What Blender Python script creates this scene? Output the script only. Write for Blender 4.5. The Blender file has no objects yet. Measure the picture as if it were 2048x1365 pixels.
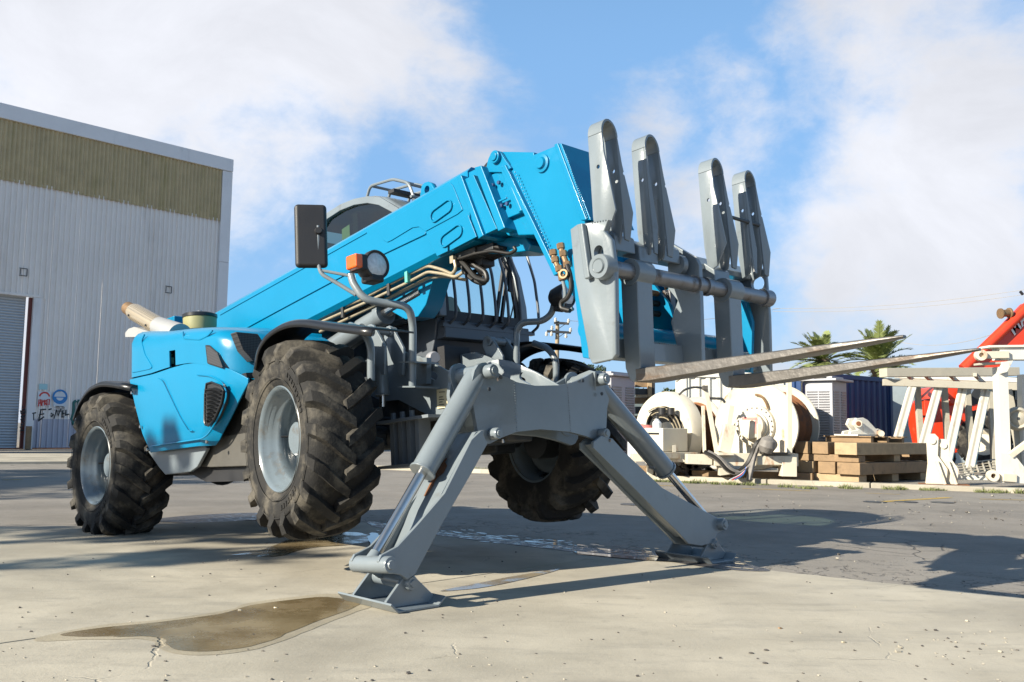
import bpy, bmesh, math, random
from mathutils import Matrix, Vector, noise as mnoise
rnd = random.Random(7)
C = bpy.context.scene.collection
S = bpy.context.scene
rad = math.radians
# ------------------------------------------------------------------ camera
F_PX, PITCH, ROLL, HC = 1854.96, rad(5.446), rad(0.819), 0.949
RC = Matrix.Rotation(PITCH, 3, 'X') @ Matrix.Rotation(-ROLL, 3, 'Y')
cd = bpy.data.cameras.new('camera'); cam = bpy.data.objects.new('camera', cd); C.objects.link(cam)
cd.sensor_width = 36; cd.lens = 36 * F_PX / 2048; cd.clip_start = .05; cd.clip_end = 5000
m3 = Matrix((RC.col[0], RC.col[2], -RC.col[1])).transposed()
cam.matrix_world = Matrix.Translation((0, 0, HC)) @ m3.to_4x4()
S.camera = cam
# ------------------------------------------------------------------ light
SUN_AZ = rad(33.2)         # direction the light travels, in the ground plane
SUN_EL = rad(26.3)
L = Vector((math.cos(SUN_AZ) * math.cos(SUN_EL), math.sin(SUN_AZ) * math.cos(SUN_EL), -math.sin(SUN_EL)))
sd = bpy.data.lights.new('sun', 'SUN'); sd.energy = 5.0; sd.angle = rad(.5); sd.color = (1, .92, .77)
so = bpy.data.objects.new('sun', sd); C.objects.link(so)
so.rotation_euler = L.to_track_quat('-Z', 'Y').to_euler(); so.location = (-30, -22, 20)
W = bpy.data.worlds.new('World'); S.world = W; W.use_nodes = True
nt = W.node_tree; nt.nodes.clear()
def N(t, kind, **kw):
    n = t.nodes.new(kind)
    for k, v in kw.items():
        if k in ('inp',):
            for a, b in v.items(): n.inputs[a].default_value = b
        else: setattr(n, k, v)
    return n
out = N(nt, 'ShaderNodeOutputWorld'); bg = N(nt, 'ShaderNodeBackground')
sky = N(nt, 'ShaderNodeTexSky', sky_type='NISHITA')
sky.sun_disc = False; sky.sun_elevation = SUN_EL
sky.sun_rotation = math.atan2(-L.x, -L.y)
sky.air_density = 1.0; sky.dust_density = .7; sky.ozone_density = 1.6
bg.inputs[1].default_value = .088
tc = N(nt, 'ShaderNodeTexCoord')
def ray(u, w):
    return (RC @ Vector(((u - 1024) / F_PX, 1, -(w - 682.5) / F_PX)))
lk = nt.links.new
def vmath(t, op, a, b=None):
    n = N(t, 'ShaderNodeVectorMath', operation=op); t.links.new(a, n.inputs[0])
    if b is not None:
        if isinstance(b, (tuple, Vector)): n.inputs[1].default_value = b
        else: t.links.new(b, n.inputs[1])
    return n
def mth(t, op, a, b=None, c=None, clamp=False):
    n = N(t, 'ShaderNodeMath', operation=op); n.use_clamp = clamp
    for i, x in enumerate((a, b, c)):
        if x is None: continue
        if isinstance(x, (int, float)): n.inputs[i].default_value = x
        else: t.links.new(x, n.inputs[i])
    return n.outputs[0]
dirn = vmath(nt, 'NORMALIZE', tc.outputs['Generated']).outputs[0]
stretch = vmath(nt, 'MULTIPLY', dirn, (1, 1, 1.5)).outputs[0]
n1 = N(nt, 'ShaderNodeTexNoise', inp={'Scale': 3.4, 'Detail': 10, 'Roughness': .6, 'Distortion': .5}); lk(stretch, n1.inputs['Vector'])
n2 = N(nt, 'ShaderNodeTexNoise', inp={'Scale': 7, 'Detail': 6, 'Roughness': .6}); lk(stretch, n2.inputs['Vector'])
cl = mth(nt, 'MULTIPLY_ADD', n1.outputs[0], 4.6, -2.35)
cl = mth(nt, 'ADD', cl, mth(nt, 'MULTIPLY_ADD', n2.outputs[0], 2.2, -1.1))
n3 = N(nt, 'ShaderNodeTexNoise', inp={'Scale': 21, 'Detail': 5, 'Roughness': .65, 'Distortion': .4}); lk(stretch, n3.inputs['Vector'])
cl = mth(nt, 'ADD', cl, mth(nt, 'MULTIPLY_ADD', n3.outputs[0], .9, -.45))
# large cloud masses and clear gaps in view, plus unseen ones added to tune the ambient light (direction, angular size, weight)
for (u, w, sz, wt) in ((120, 60, .22, 1.1), (480, 110, .16, .65), (760, 190, .12, .6), (600, 500, .14, -1.0), (960, 500, .12, -.6), (960, 290, .06, .5), (60, 150, .08, .3), (420, 240, .06, -.35), (300, 230, .07, .3), (1050, 60, .10, -.5), (1330, 60, .13, -.6), (1850, 160, .15, .75), (1340, 290, .075, .75), (1230, 250, .05, .2), (1700, 60, .08, .3),
                       (1800, 470, .08, .7), (2000, 330, .08, .5), (1520, 170, .06, -.2), (1080, 420, .08, -.2), (1960, 600, .06, .3), (1720, 230, .10, .4), (1590, 400, .05, -.3), (-1200, 300, .5, .4), (560, 420, .07, .35), (1500, 300, .1, .25), (1650, 620, .12, .3), (900, 430, .05, .3), (3600, 0, .6, -.5), (900, -1400, .6, -.4)):
    d = ray(u, w).normalized()
    dp = vmath(nt, 'DOT_PRODUCT', dirn, d).outputs['Value']
    mr = N(nt, 'ShaderNodeMapRange', interpolation_type='SMOOTHERSTEP'); lk(dp, mr.inputs[0])
    mr.inputs[1].default_value = math.cos(sz * 1.9); mr.inputs[2].default_value = 1.0
    mr.inputs[3].default_value = 0; mr.inputs[4].default_value = wt
    cl = mth(nt, 'ADD', cl, mr.outputs[0])
sz = N(nt, 'ShaderNodeSeparateXYZ'); lk(dirn, sz.inputs[0])
hi = N(nt, 'ShaderNodeMapRange', interpolation_type='SMOOTHSTEP'); lk(sz.outputs[2], hi.inputs[0]); hi.inputs[1].default_value = .36; hi.inputs[2].default_value = .80
cl = mth(nt, 'SUBTRACT', cl, mth(nt, 'MULTIPLY', hi.outputs[0], .9))      # the cloud banks thin out overhead
zen = mth(nt, 'MULTIPLY_ADD', hi.outputs[0], -.62, 1.)                    # and the blue deepens towards the zenith
cm = N(nt, 'ShaderNodeMapRange', interpolation_type='SMOOTHSTEP'); lk(cl, cm.inputs[0])
cm.inputs[1].default_value = -.45; cm.inputs[2].default_value = 1.3; cm.inputs[4].default_value = .96
shade = N(nt, 'ShaderNodeMapRange'); lk(n1.outputs[0], shade.inputs[0])
shade.inputs[1].default_value = .3; shade.inputs[2].default_value = .7; shade.inputs[3].default_value = 1.16; shade.inputs[4].default_value = .84
ccol = N(nt, 'ShaderNodeMix', data_type='RGBA', blend_type='MULTIPLY'); ccol.inputs[0].default_value = 1
ccol.inputs[6].default_value = (4.95, 5.02, 5.35, 1)
cr = N(nt, 'ShaderNodeCombineColor'); [lk(shade.outputs[0], cr.inputs[i]) for i in range(3)]
lk(cr.outputs[0], ccol.inputs[7])
# thin high veil: brightens and desaturates the blue a little
veil = N(nt, 'ShaderNodeMix', data_type='RGBA'); veil.inputs[0].default_value = .72
lk(sky.outputs[0], veil.inputs[6]); veil.inputs[7].default_value = (1.5, 3.05, 5.4, 1)
mixc = N(nt, 'ShaderNodeMix', data_type='RGBA'); lk(cm.outputs[0], mixc.inputs[0]); lk(veil.outputs[2], mixc.inputs[6]); lk(ccol.outputs[2], mixc.inputs[7])
zc = N(nt, 'ShaderNodeCombineColor'); [lk(zen, zc.inputs[i]) for i in range(3)]
zm = N(nt, 'ShaderNodeMix', data_type='RGBA', blend_type='MULTIPLY'); zm.inputs[0].default_value = 1; lk(mixc.outputs[2], zm.inputs[6]); lk(zc.outputs[0], zm.inputs[7])
lk(zm.outputs[2], bg.inputs[0]); lk(bg.outputs[0], out.inputs[0])
S.view_settings.view_transform = 'Standard'; S.view_settings.look = 'None'; S.view_settings.gamma = 1; S.view_settings.use_curve_mapping = False
S.view_settings.exposure = 1.0
S.render.engine = 'CYCLES'
S.cycles.max_bounces = 6; S.cycles.transparent_max_bounces = 12; S.cycles.caustics_reflective = False; S.cycles.caustics_refractive = False
# ------------------------------------------------------------------ geometry of the view: pixel of the photograph -> point
def at(u, w, Y):
    d = ray(u, w); return Vector((0, 0, HC)) + d * (Y / d.y)
def gnd(u, w, z=0.0):
    d = ray(u, w); return Vector((0, 0, HC)) + d * ((z - HC) / d.z)
MROT = Matrix.Rotation(rad(-45.644), 3, 'Z') @ Matrix.Rotation(rad(-5.313), 3, 'Y') @ Matrix.Rotation(rad(.523), 3, 'X')
MT = Vector((-.638, 6.826, .878))
MI = MROT.transposed()
def mac(u, w, ax, val):          # point of the machine's own frame on the plane axis = val
    o = MI @ (Vector((0, 0, HC)) - MT); d = MI @ ray(u, w)
    return o + d * ((val - o[ax]) / d[ax])
def trY(y, pts): return [(p.x, p.z) for p in (mac(u, w, 1, y) for u, w in pts)]
def trX(x, pts): return [(p.y, p.z) for p in (mac(u, w, 0, x) for u, w in pts)]
# ------------------------------------------------------------------ materials
def mat(name, col, rough=.5, metal=0., coat=0., var=.06, vscale=6., bump=0., bscale=60., dirt=None, dirt_amt=0., dscale=3., spec=.5, coords='Object', streak=None):
    m = bpy.data.materials.new(name); m.use_nodes = True; t = m.node_tree; p = t.nodes['Principled BSDF']
    c = tuple(col) + (1,)
    tcn = N(t, 'ShaderNodeTexCoord').outputs[coords]
    nz = N(t, 'ShaderNodeTexNoise', inp={'Scale': vscale, 'Detail': 6, 'Roughness': .6}); t.links.new(tcn, nz.inputs['Vector'])
    mx = N(t, 'ShaderNodeMix', data_type='RGBA')
    mx.inputs[6].default_value = tuple(x * (1 - var * 1.6) for x in col) + (1,); mx.inputs[7].default_value = tuple(min(1, x * (1 + var)) for x in col) + (1,)
    t.links.new(nz.outputs[0], mx.inputs[0]); o = mx.outputs[2]
    rg = mth(t, 'MULTIPLY_ADD', nz.outputs[0], rough * .35, rough * .82)
    if dirt:
        v = tcn
        if streak:
            v = vmath(t, 'MULTIPLY', tcn, streak).outputs[0]
        nd = N(t, 'ShaderNodeTexNoise', inp={'Scale': dscale, 'Detail': 8, 'Roughness': .68}); t.links.new(v, nd.inputs['Vector'])
        mr = N(t, 'ShaderNodeMapRange', interpolation_type='SMOOTHSTEP'); t.links.new(nd.outputs[0], mr.inputs[0])
        mr.inputs[1].default_value = .66 - .35 * dirt_amt; mr.inputs[2].default_value = .82 - .25 * dirt_amt; mr.inputs[4].default_value = .9
        md = N(t, 'ShaderNodeMix', data_type='RGBA'); t.links.new(mr.outputs[0], md.inputs[0]); t.links.new(o, md.inputs[6]); md.inputs[7].default_value = tuple(dirt) + (1,)
        o = md.outputs[2]
        rg = mth(t, 'MAXIMUM', rg, mth(t, 'MULTIPLY', mr.outputs[0], .75))
    t.links.new(o, p.inputs['Base Color']); t.links.new(rg, p.inputs['Roughness'])
    p.inputs['Metallic'].default_value = metal; p.inputs['Coat Weight'].default_value = coat; p.inputs['Coat Roughness'].default_value = .06
    p.inputs['Specular IOR Level'].default_value = spec
    if bump:
        nb = N(t, 'ShaderNodeTexNoise', inp={'Scale': bscale, 'Detail': 4}); t.links.new(tcn, nb.inputs['Vector'])
        b = N(t, 'ShaderNodeBump', inp={'Strength': bump, 'Distance': .01}); t.links.new(nb.outputs[0], b.inputs['Height']); t.links.new(b.outputs[0], p.inputs['Normal'])
    return m
M = {}
M['blue'] = mat('blue_gloss_paint', (.0006, .188, .36), .3, coat=.10, spec=.38, var=.07, vscale=2.5, bump=.05, bscale=35, dirt=(.03, .22, .42), dirt_amt=.12, dscale=2.2)
M['grey'] = mat('grey_gloss_paint', (.178, .208, .228), .30, coat=.38, var=.12, vscale=4, bump=.07, bscale=45, dirt=(.115, .115, .11), dirt_amt=.20, dscale=6)
M['grey_dull'] = mat('grey_paint_dusty', (.19, .215, .24), .42, coat=.15, var=.1, vscale=7, bump=.06, dirt=(.16, .15, .13), dirt_amt=.35, dscale=6)
M['rim'] = mat('rim_paint', (.15, .185, .21), .24, coat=.4, var=.12, vscale=6, dirt=(.10, .092, .08), dirt_amt=.38, dscale=9)
M['dark_steel'] = mat('dark_chassis_steel', (.03, .034, .038), .5, var=.2, dirt=(.09, .08, .065), dirt_amt=.5)
M['blackplastic'] = mat('black_gloss_plastic', (.010, .011, .013), .32, coat=.08, var=.1)
M['blackmatt'] = mat('black_matt_plastic', (.02, .02, .022), .5, var=.15, bump=.1, bscale=200)
M['rubber'] = mat('tyre_rubber', (.020, .0195, .019), .8, var=.3, vscale=12, bump=.25, bscale=90, dirt=(.115, .103, .083), dirt_amt=.62, dscale=4.5, spec=.3)
M['cabgrey_shade'] = mat('cab_grey_in_shade', (.085, .098, .115), .4, coat=.1, var=.1, dirt=(.16, .15, .14), dirt_amt=.2)  # darker grey: front-facing shade is put into the colour
M['skirt'] = mat('taupe_skirt_panel', (.085, .08, .07), .55, var=.2)  # one dark taupe over the whole panel
M['exh'] = mat('silver_shroud', (.42, .42, .41), .4, metal=.3)
M['chrome'] = mat('chrome_rod', (.66, .64, .61), .24, metal=1, var=.04, dirt=(.3, .28, .24), dirt_amt=.1)
M['steel'] = mat('worn_shaft_steel', (.26, .26, .27), .36, metal=.7, var=.2, vscale=14, dirt=(.10, .075, .055), dirt_amt=.45, dscale=9)
M['tine'] = mat('worn_fork_steel', (.15, .14, .13), .42, metal=.45, var=.25, vscale=12, bump=.25, bscale=40, dirt=(.12, .075, .045), dirt_amt=.42, dscale=7, streak=(.25, 1, 1))
M['brass'] = mat('perforated_muffler_steel', (.42, .34, .22), .35, metal=.8, var=.2, vscale=30)
M['khaki'] = mat('khaki_plastic', (.30, .29, .14), .45, var=.1)
M['hose'] = mat('black_hydraulic_hose', (.010, .009, .008), .5, var=.2)
M['pipe'] = mat('tan_hydraulic_pipe', (.42, .36, .25), .38, metal=.35, var=.2, vscale=20, dirt=(.12, .09, .05), dirt_amt=.3, dscale=14)
M['fitting'] = mat('rusty_hose_fitting', (.27, .17, .09), .5, metal=.5, var=.3, vscale=40)
M['orange'] = mat('amber_lens', (.75, .12, .01), .25, coat=.5, var=.15, vscale=60)
M['lens'] = mat('headlamp_lens', (.62, .68, .72), .12, coat=.9, var=.3, vscale=40, bump=.5, bscale=120)
M['teal'] = mat('teal_clip', (.10, .45, .36), .5)
M['cream'] = mat('cream_paint_rusting', (.62, .57, .46), .5, var=.10, vscale=3, dirt=(.33, .13, .035), dirt_amt=.34, dscale=4, streak=(1, 1, .4))
M['white'] = mat('white_paint_rusting', (.66, .64, .57), .45, var=.05, dirt=(.38, .18, .06), dirt_amt=.28, dscale=4, streak=(1, 1, .4))
M['offwhite'] = mat('weathered_white_paint', (.42, .39, .32), .6, var=.12, dirt=(.28, .2, .12), dirt_amt=.32, dscale=3)
M['rust'] = mat('rusty_cable', (.22, .085, .03), .8, var=.35, vscale=7, bump=.6, bscale=80, dirt=(.08, .05, .035), dirt_amt=.5)
M['timber'] = mat('weathered_timber', (.27, .18, .10), .8, var=.3, vscale=7, bump=.4, bscale=40, dirt=(.11, .075, .045), dirt_amt=.4, dscale=4)
M['timber_light'] = mat('pale_timber', (.40, .29, .17), .8, var=.25, vscale=7, bump=.4, bscale=40, dirt=(.2, .13, .07), dirt_amt=.3)
M['navy'] = mat('navy_container_paint', (.012, .045, .14), .5, var=.15, dirt=(.06, .06, .08), dirt_amt=.2)
M['cabinet'] = mat('grey_louvred_sheet', (.33, .33, .35), .45, metal=.3, var=.08, dirt=(.3, .2, .18), dirt_amt=.15, dscale=2)
M['paleblue'] = mat('pale_teal_paint', (.46, .53, .55), .45, var=.1)
M['red'] = mat('red_machine_paint', (.62, .045, .012), .4, coat=.3, var=.1, dirt=(.45, .12, .06), dirt_amt=.25)
M['redtape'] = mat('faded_red_paint', (.72, .22, .19), .6, var=.15)
M['whiteprint'] = mat('white_lettering', (.8, .8, .78), .5)
M['glass_dark'] = mat('dark_tinted_panel', (.02, .03, .025), .1)
M['pole'] = mat('weathered_pole_wood', (.36, .28, .18), .85, var=.2, vscale=20)
M['insul'] = mat('porcelain', (.6, .58, .52), .3)
M['wire'] = mat('overhead_wire', (.34, .31, .27), .6)
M['bldg'] = mat('galvanised_cladding', (.80, .765, .73), .5, metal=.0, var=.08, vscale=.6, dirt=(.60, .57, .54), dirt_amt=.25, dscale=.7, streak=(1, 1, .18))
M['bldg_low'] = mat('replacement_cladding', (.44, .45, .52), .5, metal=.1, var=.06)
M['fibre'] = mat('aged_fibreglass_sheeting', (.50, .41, .24), .6, var=.2, vscale=2.2, dirt=(.30, .26, .10), dirt_amt=.4, dscale=1.6, streak=(1, 1, .12))
M['flash'] = mat('zinc_flashing', (.74, .74, .75), .45, var=.08, vscale=1.5, dirt=(.5, .5, .5), dirt_amt=.3, dscale=1, streak=(1, 1, .2))
M['door'] = mat('roller_door_steel', (.42, .46, .50), .3, metal=.3, var=.06)
M['maroon'] = mat('maroon_trim', (.12, .025, .02), .6)
M['signwhite'] = mat('sign_white', (.62, .66, .70), .5, var=.04)
M['signblue'] = mat('sign_blue', (.02, .20, .50), .5)
M['signteal'] = mat('sign_pale_teal', (.35, .60, .65), .5)
M['ink'] = mat('black_spray_paint', (.02, .025, .03), .6)
M['redink'] = mat('red_spray_paint', (.55, .05, .04), .6)
M['greenink'] = mat('teal_spray_paint', (.02, .12, .11), .6)
M['leaf'] = mat('palm_leaf', (.22, .26, .09), .55, var=.3, vscale=3, spec=.4)
M['leaf2'] = mat('eucalypt_leaf', (.05, .075, .03), .6, var=.3)
M['palmtrunk'] = mat('palm_trunk_bark', (.16, .12, .08), .9, var=.3, vscale=8)
M['water'] = mat('water_film', (.015, .018, .024), .05)
M['weed'] = mat('weed_green', (.17, .19, .07), .7, var=.3, vscale=8)
M['hill'] = mat('hazy_hill_scrub', (.16, .19, .17), .9, var=.4, vscale=.05)  # bluish distance haze is mixed into the scrub colour
M['stone'] = mat('pebble_stone', (.10, .09, .08), .8, var=.3, vscale=30)
M['stonelight'] = mat('pale_pebble', (.36, .33, .27), .8, var=.3, vscale=30)
M['pad'] = M['grey']
M['tarp'] = mat('grey_cable_wrap', (.20, .185, .17), .6, var=.4, vscale=12, bump=.6, bscale=30)
M['plate_cream'] = mat('cream_data_plate', (.62, .55, .36), .5)
M['paper'] = mat('paper_sticker', (.75, .78, .5), .6)
M['seat'] = mat('cab_interior_trim', (.30, .33, .24), .7)
M['yellow'] = mat('yellow_road_paint', (.52, .34, .05), .8, var=.2, vscale=10, dirt=(.17, .16, .14), dirt_amt=.6, dscale=14)
M['holeblack'] = mat('hole_shade_black', (.008, .008, .008), .9)  # black stands in for the shade inside holes and slots
def mesh_mat():                     # fine wire mesh in a vent
    m = bpy.data.materials.new('vent_mesh'); m.use_nodes = True; t = m.node_tree; p = t.nodes['Principled BSDF']
    tcn = N(t, 'ShaderNodeTexCoord').outputs['Object']
    v = N(t, 'ShaderNodeTexVoronoi', feature='F1', inp={'Scale': 85, 'Randomness': 0}); t.links.new(tcn, v.inputs['Vector'])
    r = N(t, 'ShaderNodeMapRange'); t.links.new(v.outputs[0], r.inputs[0]); r.inputs[1].default_value = .35; r.inputs[2].default_value = .45
    x = N(t, 'ShaderNodeMix', data_type='RGBA'); t.links.new(r.outputs[0], x.inputs[0]); x.inputs[6].default_value = (.004, .004, .005, 1); x.inputs[7].default_value = (.06, .06, .065, 1)
    t.links.new(x.outputs[2], p.inputs['Base Color']); p.inputs['Roughness'].default_value = .45; return m
M['mesh'] = mesh_mat()
def perf_mat():
    m = bpy.data.materials.new('perforated_heat_shield'); m.use_nodes = True; t = m.node_tree; p = t.nodes['Principled BSDF']
    tcn = N(t, 'ShaderNodeTexCoord').outputs['Object']
    v = N(t, 'ShaderNodeTexVoronoi', feature='F1', inp={'Scale': 75, 'Randomness': 0}); t.links.new(tcn, v.inputs['Vector'])
    r = N(t, 'ShaderNodeMapRange'); t.links.new(v.outputs[0], r.inputs[0]); r.inputs[1].default_value = .28; r.inputs[2].default_value = .36
    x = N(t, 'ShaderNodeMix', data_type='RGBA'); t.links.new(r.outputs[0], x.inputs[0]); x.inputs[6].default_value = (.03, .025, .02, 1); x.inputs[7].default_value = (.55, .46, .33, 1)
    t.links.new(x.outputs[2], p.inputs['Base Color']); p.inputs['Roughness'].default_value = .35; p.inputs['Metallic'].default_value = .6; return m
M['perf'] = perf_mat()
def glass_mat(name, tint, gloss=.12):
    m = bpy.data.materials.new(name); m.use_nodes = True; t = m.node_tree; t.nodes.clear()
    o = N(t, 'ShaderNodeOutputMaterial'); tr = N(t, 'ShaderNodeBsdfTransparent'); tr.inputs[0].default_value = tint + (1,)
    g = N(t, 'ShaderNodeBsdfGlossy'); g.inputs['Roughness'].default_value = .03
    lw = N(t, 'ShaderNodeLayerWeight'); lw.inputs[0].default_value = .5
    f = mth(t, 'MULTIPLY_ADD', mth(t, 'POWER', lw.outputs['Facing'], 4.), .6, gloss * .4, clamp=True)
    mx = N(t, 'ShaderNodeMixShader'); t.links.new(f, mx.inputs[0]); t.links.new(tr.outputs[0], mx.inputs[1]); t.links.new(g.outputs[0], mx.inputs[2]); t.links.new(mx.outputs[0], o.inputs[0])
    return m
M['glass'] = glass_mat('cab_glass', (.90, .97, .95)); M['glass_tint'] = glass_mat('tinted_cab_glass', (.24, .34, .29), .25)
# ------------------------------------------------------------------ mesh helpers
class MB:
    def __init__(s, X=None): s.v = []; s.f = []; s.X = X
    def _a(s, vs, fs):
        b = len(s.v); s.v += [(s.X @ Vector(v)) if s.X else Vector(v) for v in vs]; s.f += [tuple(i + b for i in f) for f in fs]; return s
    def box(s, c, d, R=None):
        c = Vector(c); hx, hy, hz = d[0] / 2, d[1] / 2, d[2] / 2
        vs = [Vector((x, y, z)) for x in (-hx, hx) for y in (-hy, hy) for z in (-hz, hz)]
        if R is not None: vs = [R @ v for v in vs]
        return s._a([v + c for v in vs], [(0, 1, 3, 2), (4, 6, 7, 5), (0, 4, 5, 1), (2, 3, 7, 6), (0, 2, 6, 4), (1, 5, 7, 3)])
    def span(s, a, b):     # box from corner a to corner b
        return s.box([(x + y) / 2 for x, y in zip(a, b)], [abs(y - x) for x, y in zip(a, b)])
    def bar(s, p, q, w, h=None, up=(0, 0, 1)):   # rectangular bar from p to q
        p, q = Vector(p), Vector(q); h = h or w; d = q - p; l = d.length; d.normalize()
        up = Vector(up); 
        if abs(d.dot(up)) > .98: up = Vector((0, 1, 0))
        a = d.cross(up).normalized(); b = a.cross(d)
        R = Matrix((d, a, b)).transposed()
        return s.box((p + q) / 2, (l, w, h), R)
    def prism(s, pts, a, b, axis=1, off=None):
        n = len(pts)
        def mk(p, t):
            if axis == 1: return (p[0], t, p[1])
            if axis == 0: return (t, p[0], p[1])
            return (p[0], p[1], t)
        vs = [mk(p, a) for p in pts] + [mk(p, b) for p in pts]
        return s._a(vs, [tuple(range(n)), tuple(range(2 * n - 1, n - 1, -1))] + [(i, i + n, (i + 1) % n + n, (i + 1) % n) for i in range(n)])
    def cyl(s, p, q, r0, r1=None, n=20, cap=True):
        p, q = Vector(p), Vector(q); r1 = r0 if r1 is None else r1
        d = (q - p).normalized(); a = d.orthogonal().normalized(); b = d.cross(a)
        vs = []
        for c, r in ((p, r0), (q, r1)):
            vs += [c + a * (r * math.cos(2 * math.pi * i / n)) + b * (r * math.sin(2 * math.pi * i / n)) for i in range(n)]
        fs = [(i, (i + 1) % n, (i + 1) % n + n, i + n) for i in range(n)]
        if cap: fs += [tuple(range(n - 1, -1, -1)), tuple(range(n, 2 * n))]
        return s._a(vs, fs)
    def lathe(s, prof, c, ax, n=40, closed=False):   # prof: (radius, distance along ax)
        c = Vector(c); d = Vector(ax).normalized(); a = d.orthogonal().normalized(); b = d.cross(a); k = len(prof); vs = []
        for i in range(n):
            t = 2 * math.pi * i / n; e = a * math.cos(t) + b * math.sin(t)
            vs += [c + e * r + d * h for r, h in prof]
        fs = []
        for i in range(n):
            for j in range(k - 1 if not closed else k):
                fs.append((i * k + j, i * k + (j + 1) % k, ((i + 1) % n) * k + (j + 1) % k, ((i + 1) % n) * k + j))
        return s._a(vs, fs)
    def tube(s, path, r, n=10, closed=False, smooth=0, cap=True):
        P = [Vector(p) for p in path]
        if smooth: P = fillet(P, smooth)
        k = len(P); ref = None; vs = []
        for i in range(k):
            t = (P[min(i + 1, k - 1)] - P[max(i - 1, 0)]).normalized()
            if ref is None: ref = t.orthogonal().normalized()
            ref = (ref - t * ref.dot(t)).normalized(); b = t.cross(ref)
            vs += [P[i] + (ref * math.cos(2 * math.pi * j / n) + b * math.sin(2 * math.pi * j / n)) * r for j in range(n)]
        fs = [(i * n + j, i * n + (j + 1) % n, (i + 1) * n + (j + 1) % n, (i + 1) * n + j) for i in range(k - 1) for j in range(n)]
        if cap: fs += [tuple(range(n - 1, -1, -1)), tuple(range((k - 1) * n, k * n))]
        return s._a(vs, fs)
    def strip(s, path, wvec, th):     # flat bar following path, width along wvec, with thickness
        P = [Vector(p) for p in path]; k = len(P); vs = []
        for i in range(k):
            w = Vector(wvec[i] if isinstance(wvec, list) else wvec)
            t = (P[min(i + 1, k - 1)] - P[max(i - 1, 0)]).normalized(); nn = t.cross(w).normalized() * (th / 2)
            vs += [P[i] - w / 2 - nn, P[i] + w / 2 - nn, P[i] + w / 2 + nn, P[i] - w / 2 + nn]
        fs = [(i * 4 + j, i * 4 + (j + 1) % 4, i * 4 + 4 + (j + 1) % 4, i * 4 + 4 + j) for i in range(k - 1) for j in range(4)]
        fs += [(3, 2, 1, 0), tuple((k - 1) * 4 + j for j in range(4))]
        return s._a(vs, fs)
    def grid(s, rows, close=False):
        k = len(rows[0]); vs = [p for r in rows for p in r]
        return s._a(vs, [(i * k + j, i * k + j + 1, (i + 1) * k + j + 1, (i + 1) * k + j) for i in range(len(rows) - 1) for j in range(k - 1)])
    def quad(s, *p): return s._a(p, [tuple(range(len(p)))])
    def build(s, name, m, parent=None, bev=0., seg=2, smooth=True, ang=35, solid=0., fix=True, **props):
        me = bpy.data.meshes.new(name); me.from_pydata([tuple(v) for v in s.v], [], s.f); 
        if fix:
            bm = bmesh.new(); bm.from_mesh(me); bmesh.ops.recalc_face_normals(bm, faces=bm.faces); bm.to_mesh(me); bm.free()
        me.materials.append(M[m] if isinstance(m, str) else m)
        if smooth:
            me.shade_smooth(); me.set_sharp_from_angle(angle=rad(ang))
        o = bpy.data.objects.new(name, me); C.objects.link(o)
        if parent: o.parent = parent
        if solid:
            md = o.modifiers.new('solid', 'SOLIDIFY'); md.thickness = solid; md.offset = 0
        if bev:
            md = o.modifiers.new('bevel', 'BEVEL'); md.width = bev; md.segments = seg; md.limit_method = 'ANGLE'; md.angle_limit = rad(38); md.harden_normals = True
        for k, v in props.items(): o[k] = v
        return o
def fillet(P, r, n=6):
    out = [P[0]]
    for i in range(1, len(P) - 1):
        a, b, c = P[i - 1], P[i], P[i + 1]; u = (a - b); v = (c - b)
        rr = min(r, u.length * .48, v.length * .48); p = b + u.normalized() * rr; q = b + v.normalized() * rr
        for k in range(n + 1):
            t = k / n; out.append(p * (1 - t) ** 2 + b * 2 * t * (1 - t) + q * t ** 2)
    out.append(P[-1]); return out
def tag(o, label, cat, group=None):
    o['label'] = label; o['category'] = cat
    if group: o['group'] = group
    return o
def thing(name, loc, label, cat, group=None, rz=0.):
    o = bpy.data.objects.new(name, None); C.objects.link(o); o.location = loc; o.rotation_euler = (0, 0, rz); o.empty_display_size = .2
    return tag(o, label, cat, group)
def struct(o): o['kind'] = 'structure'; return o
def dup(o, parent=None, inv=None):
    c = o.copy(); C.objects.link(c)
    if parent is not None: c.parent = parent
    for ch in [x for x in list(o.children)]: dup(ch, c)
    return c
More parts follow.
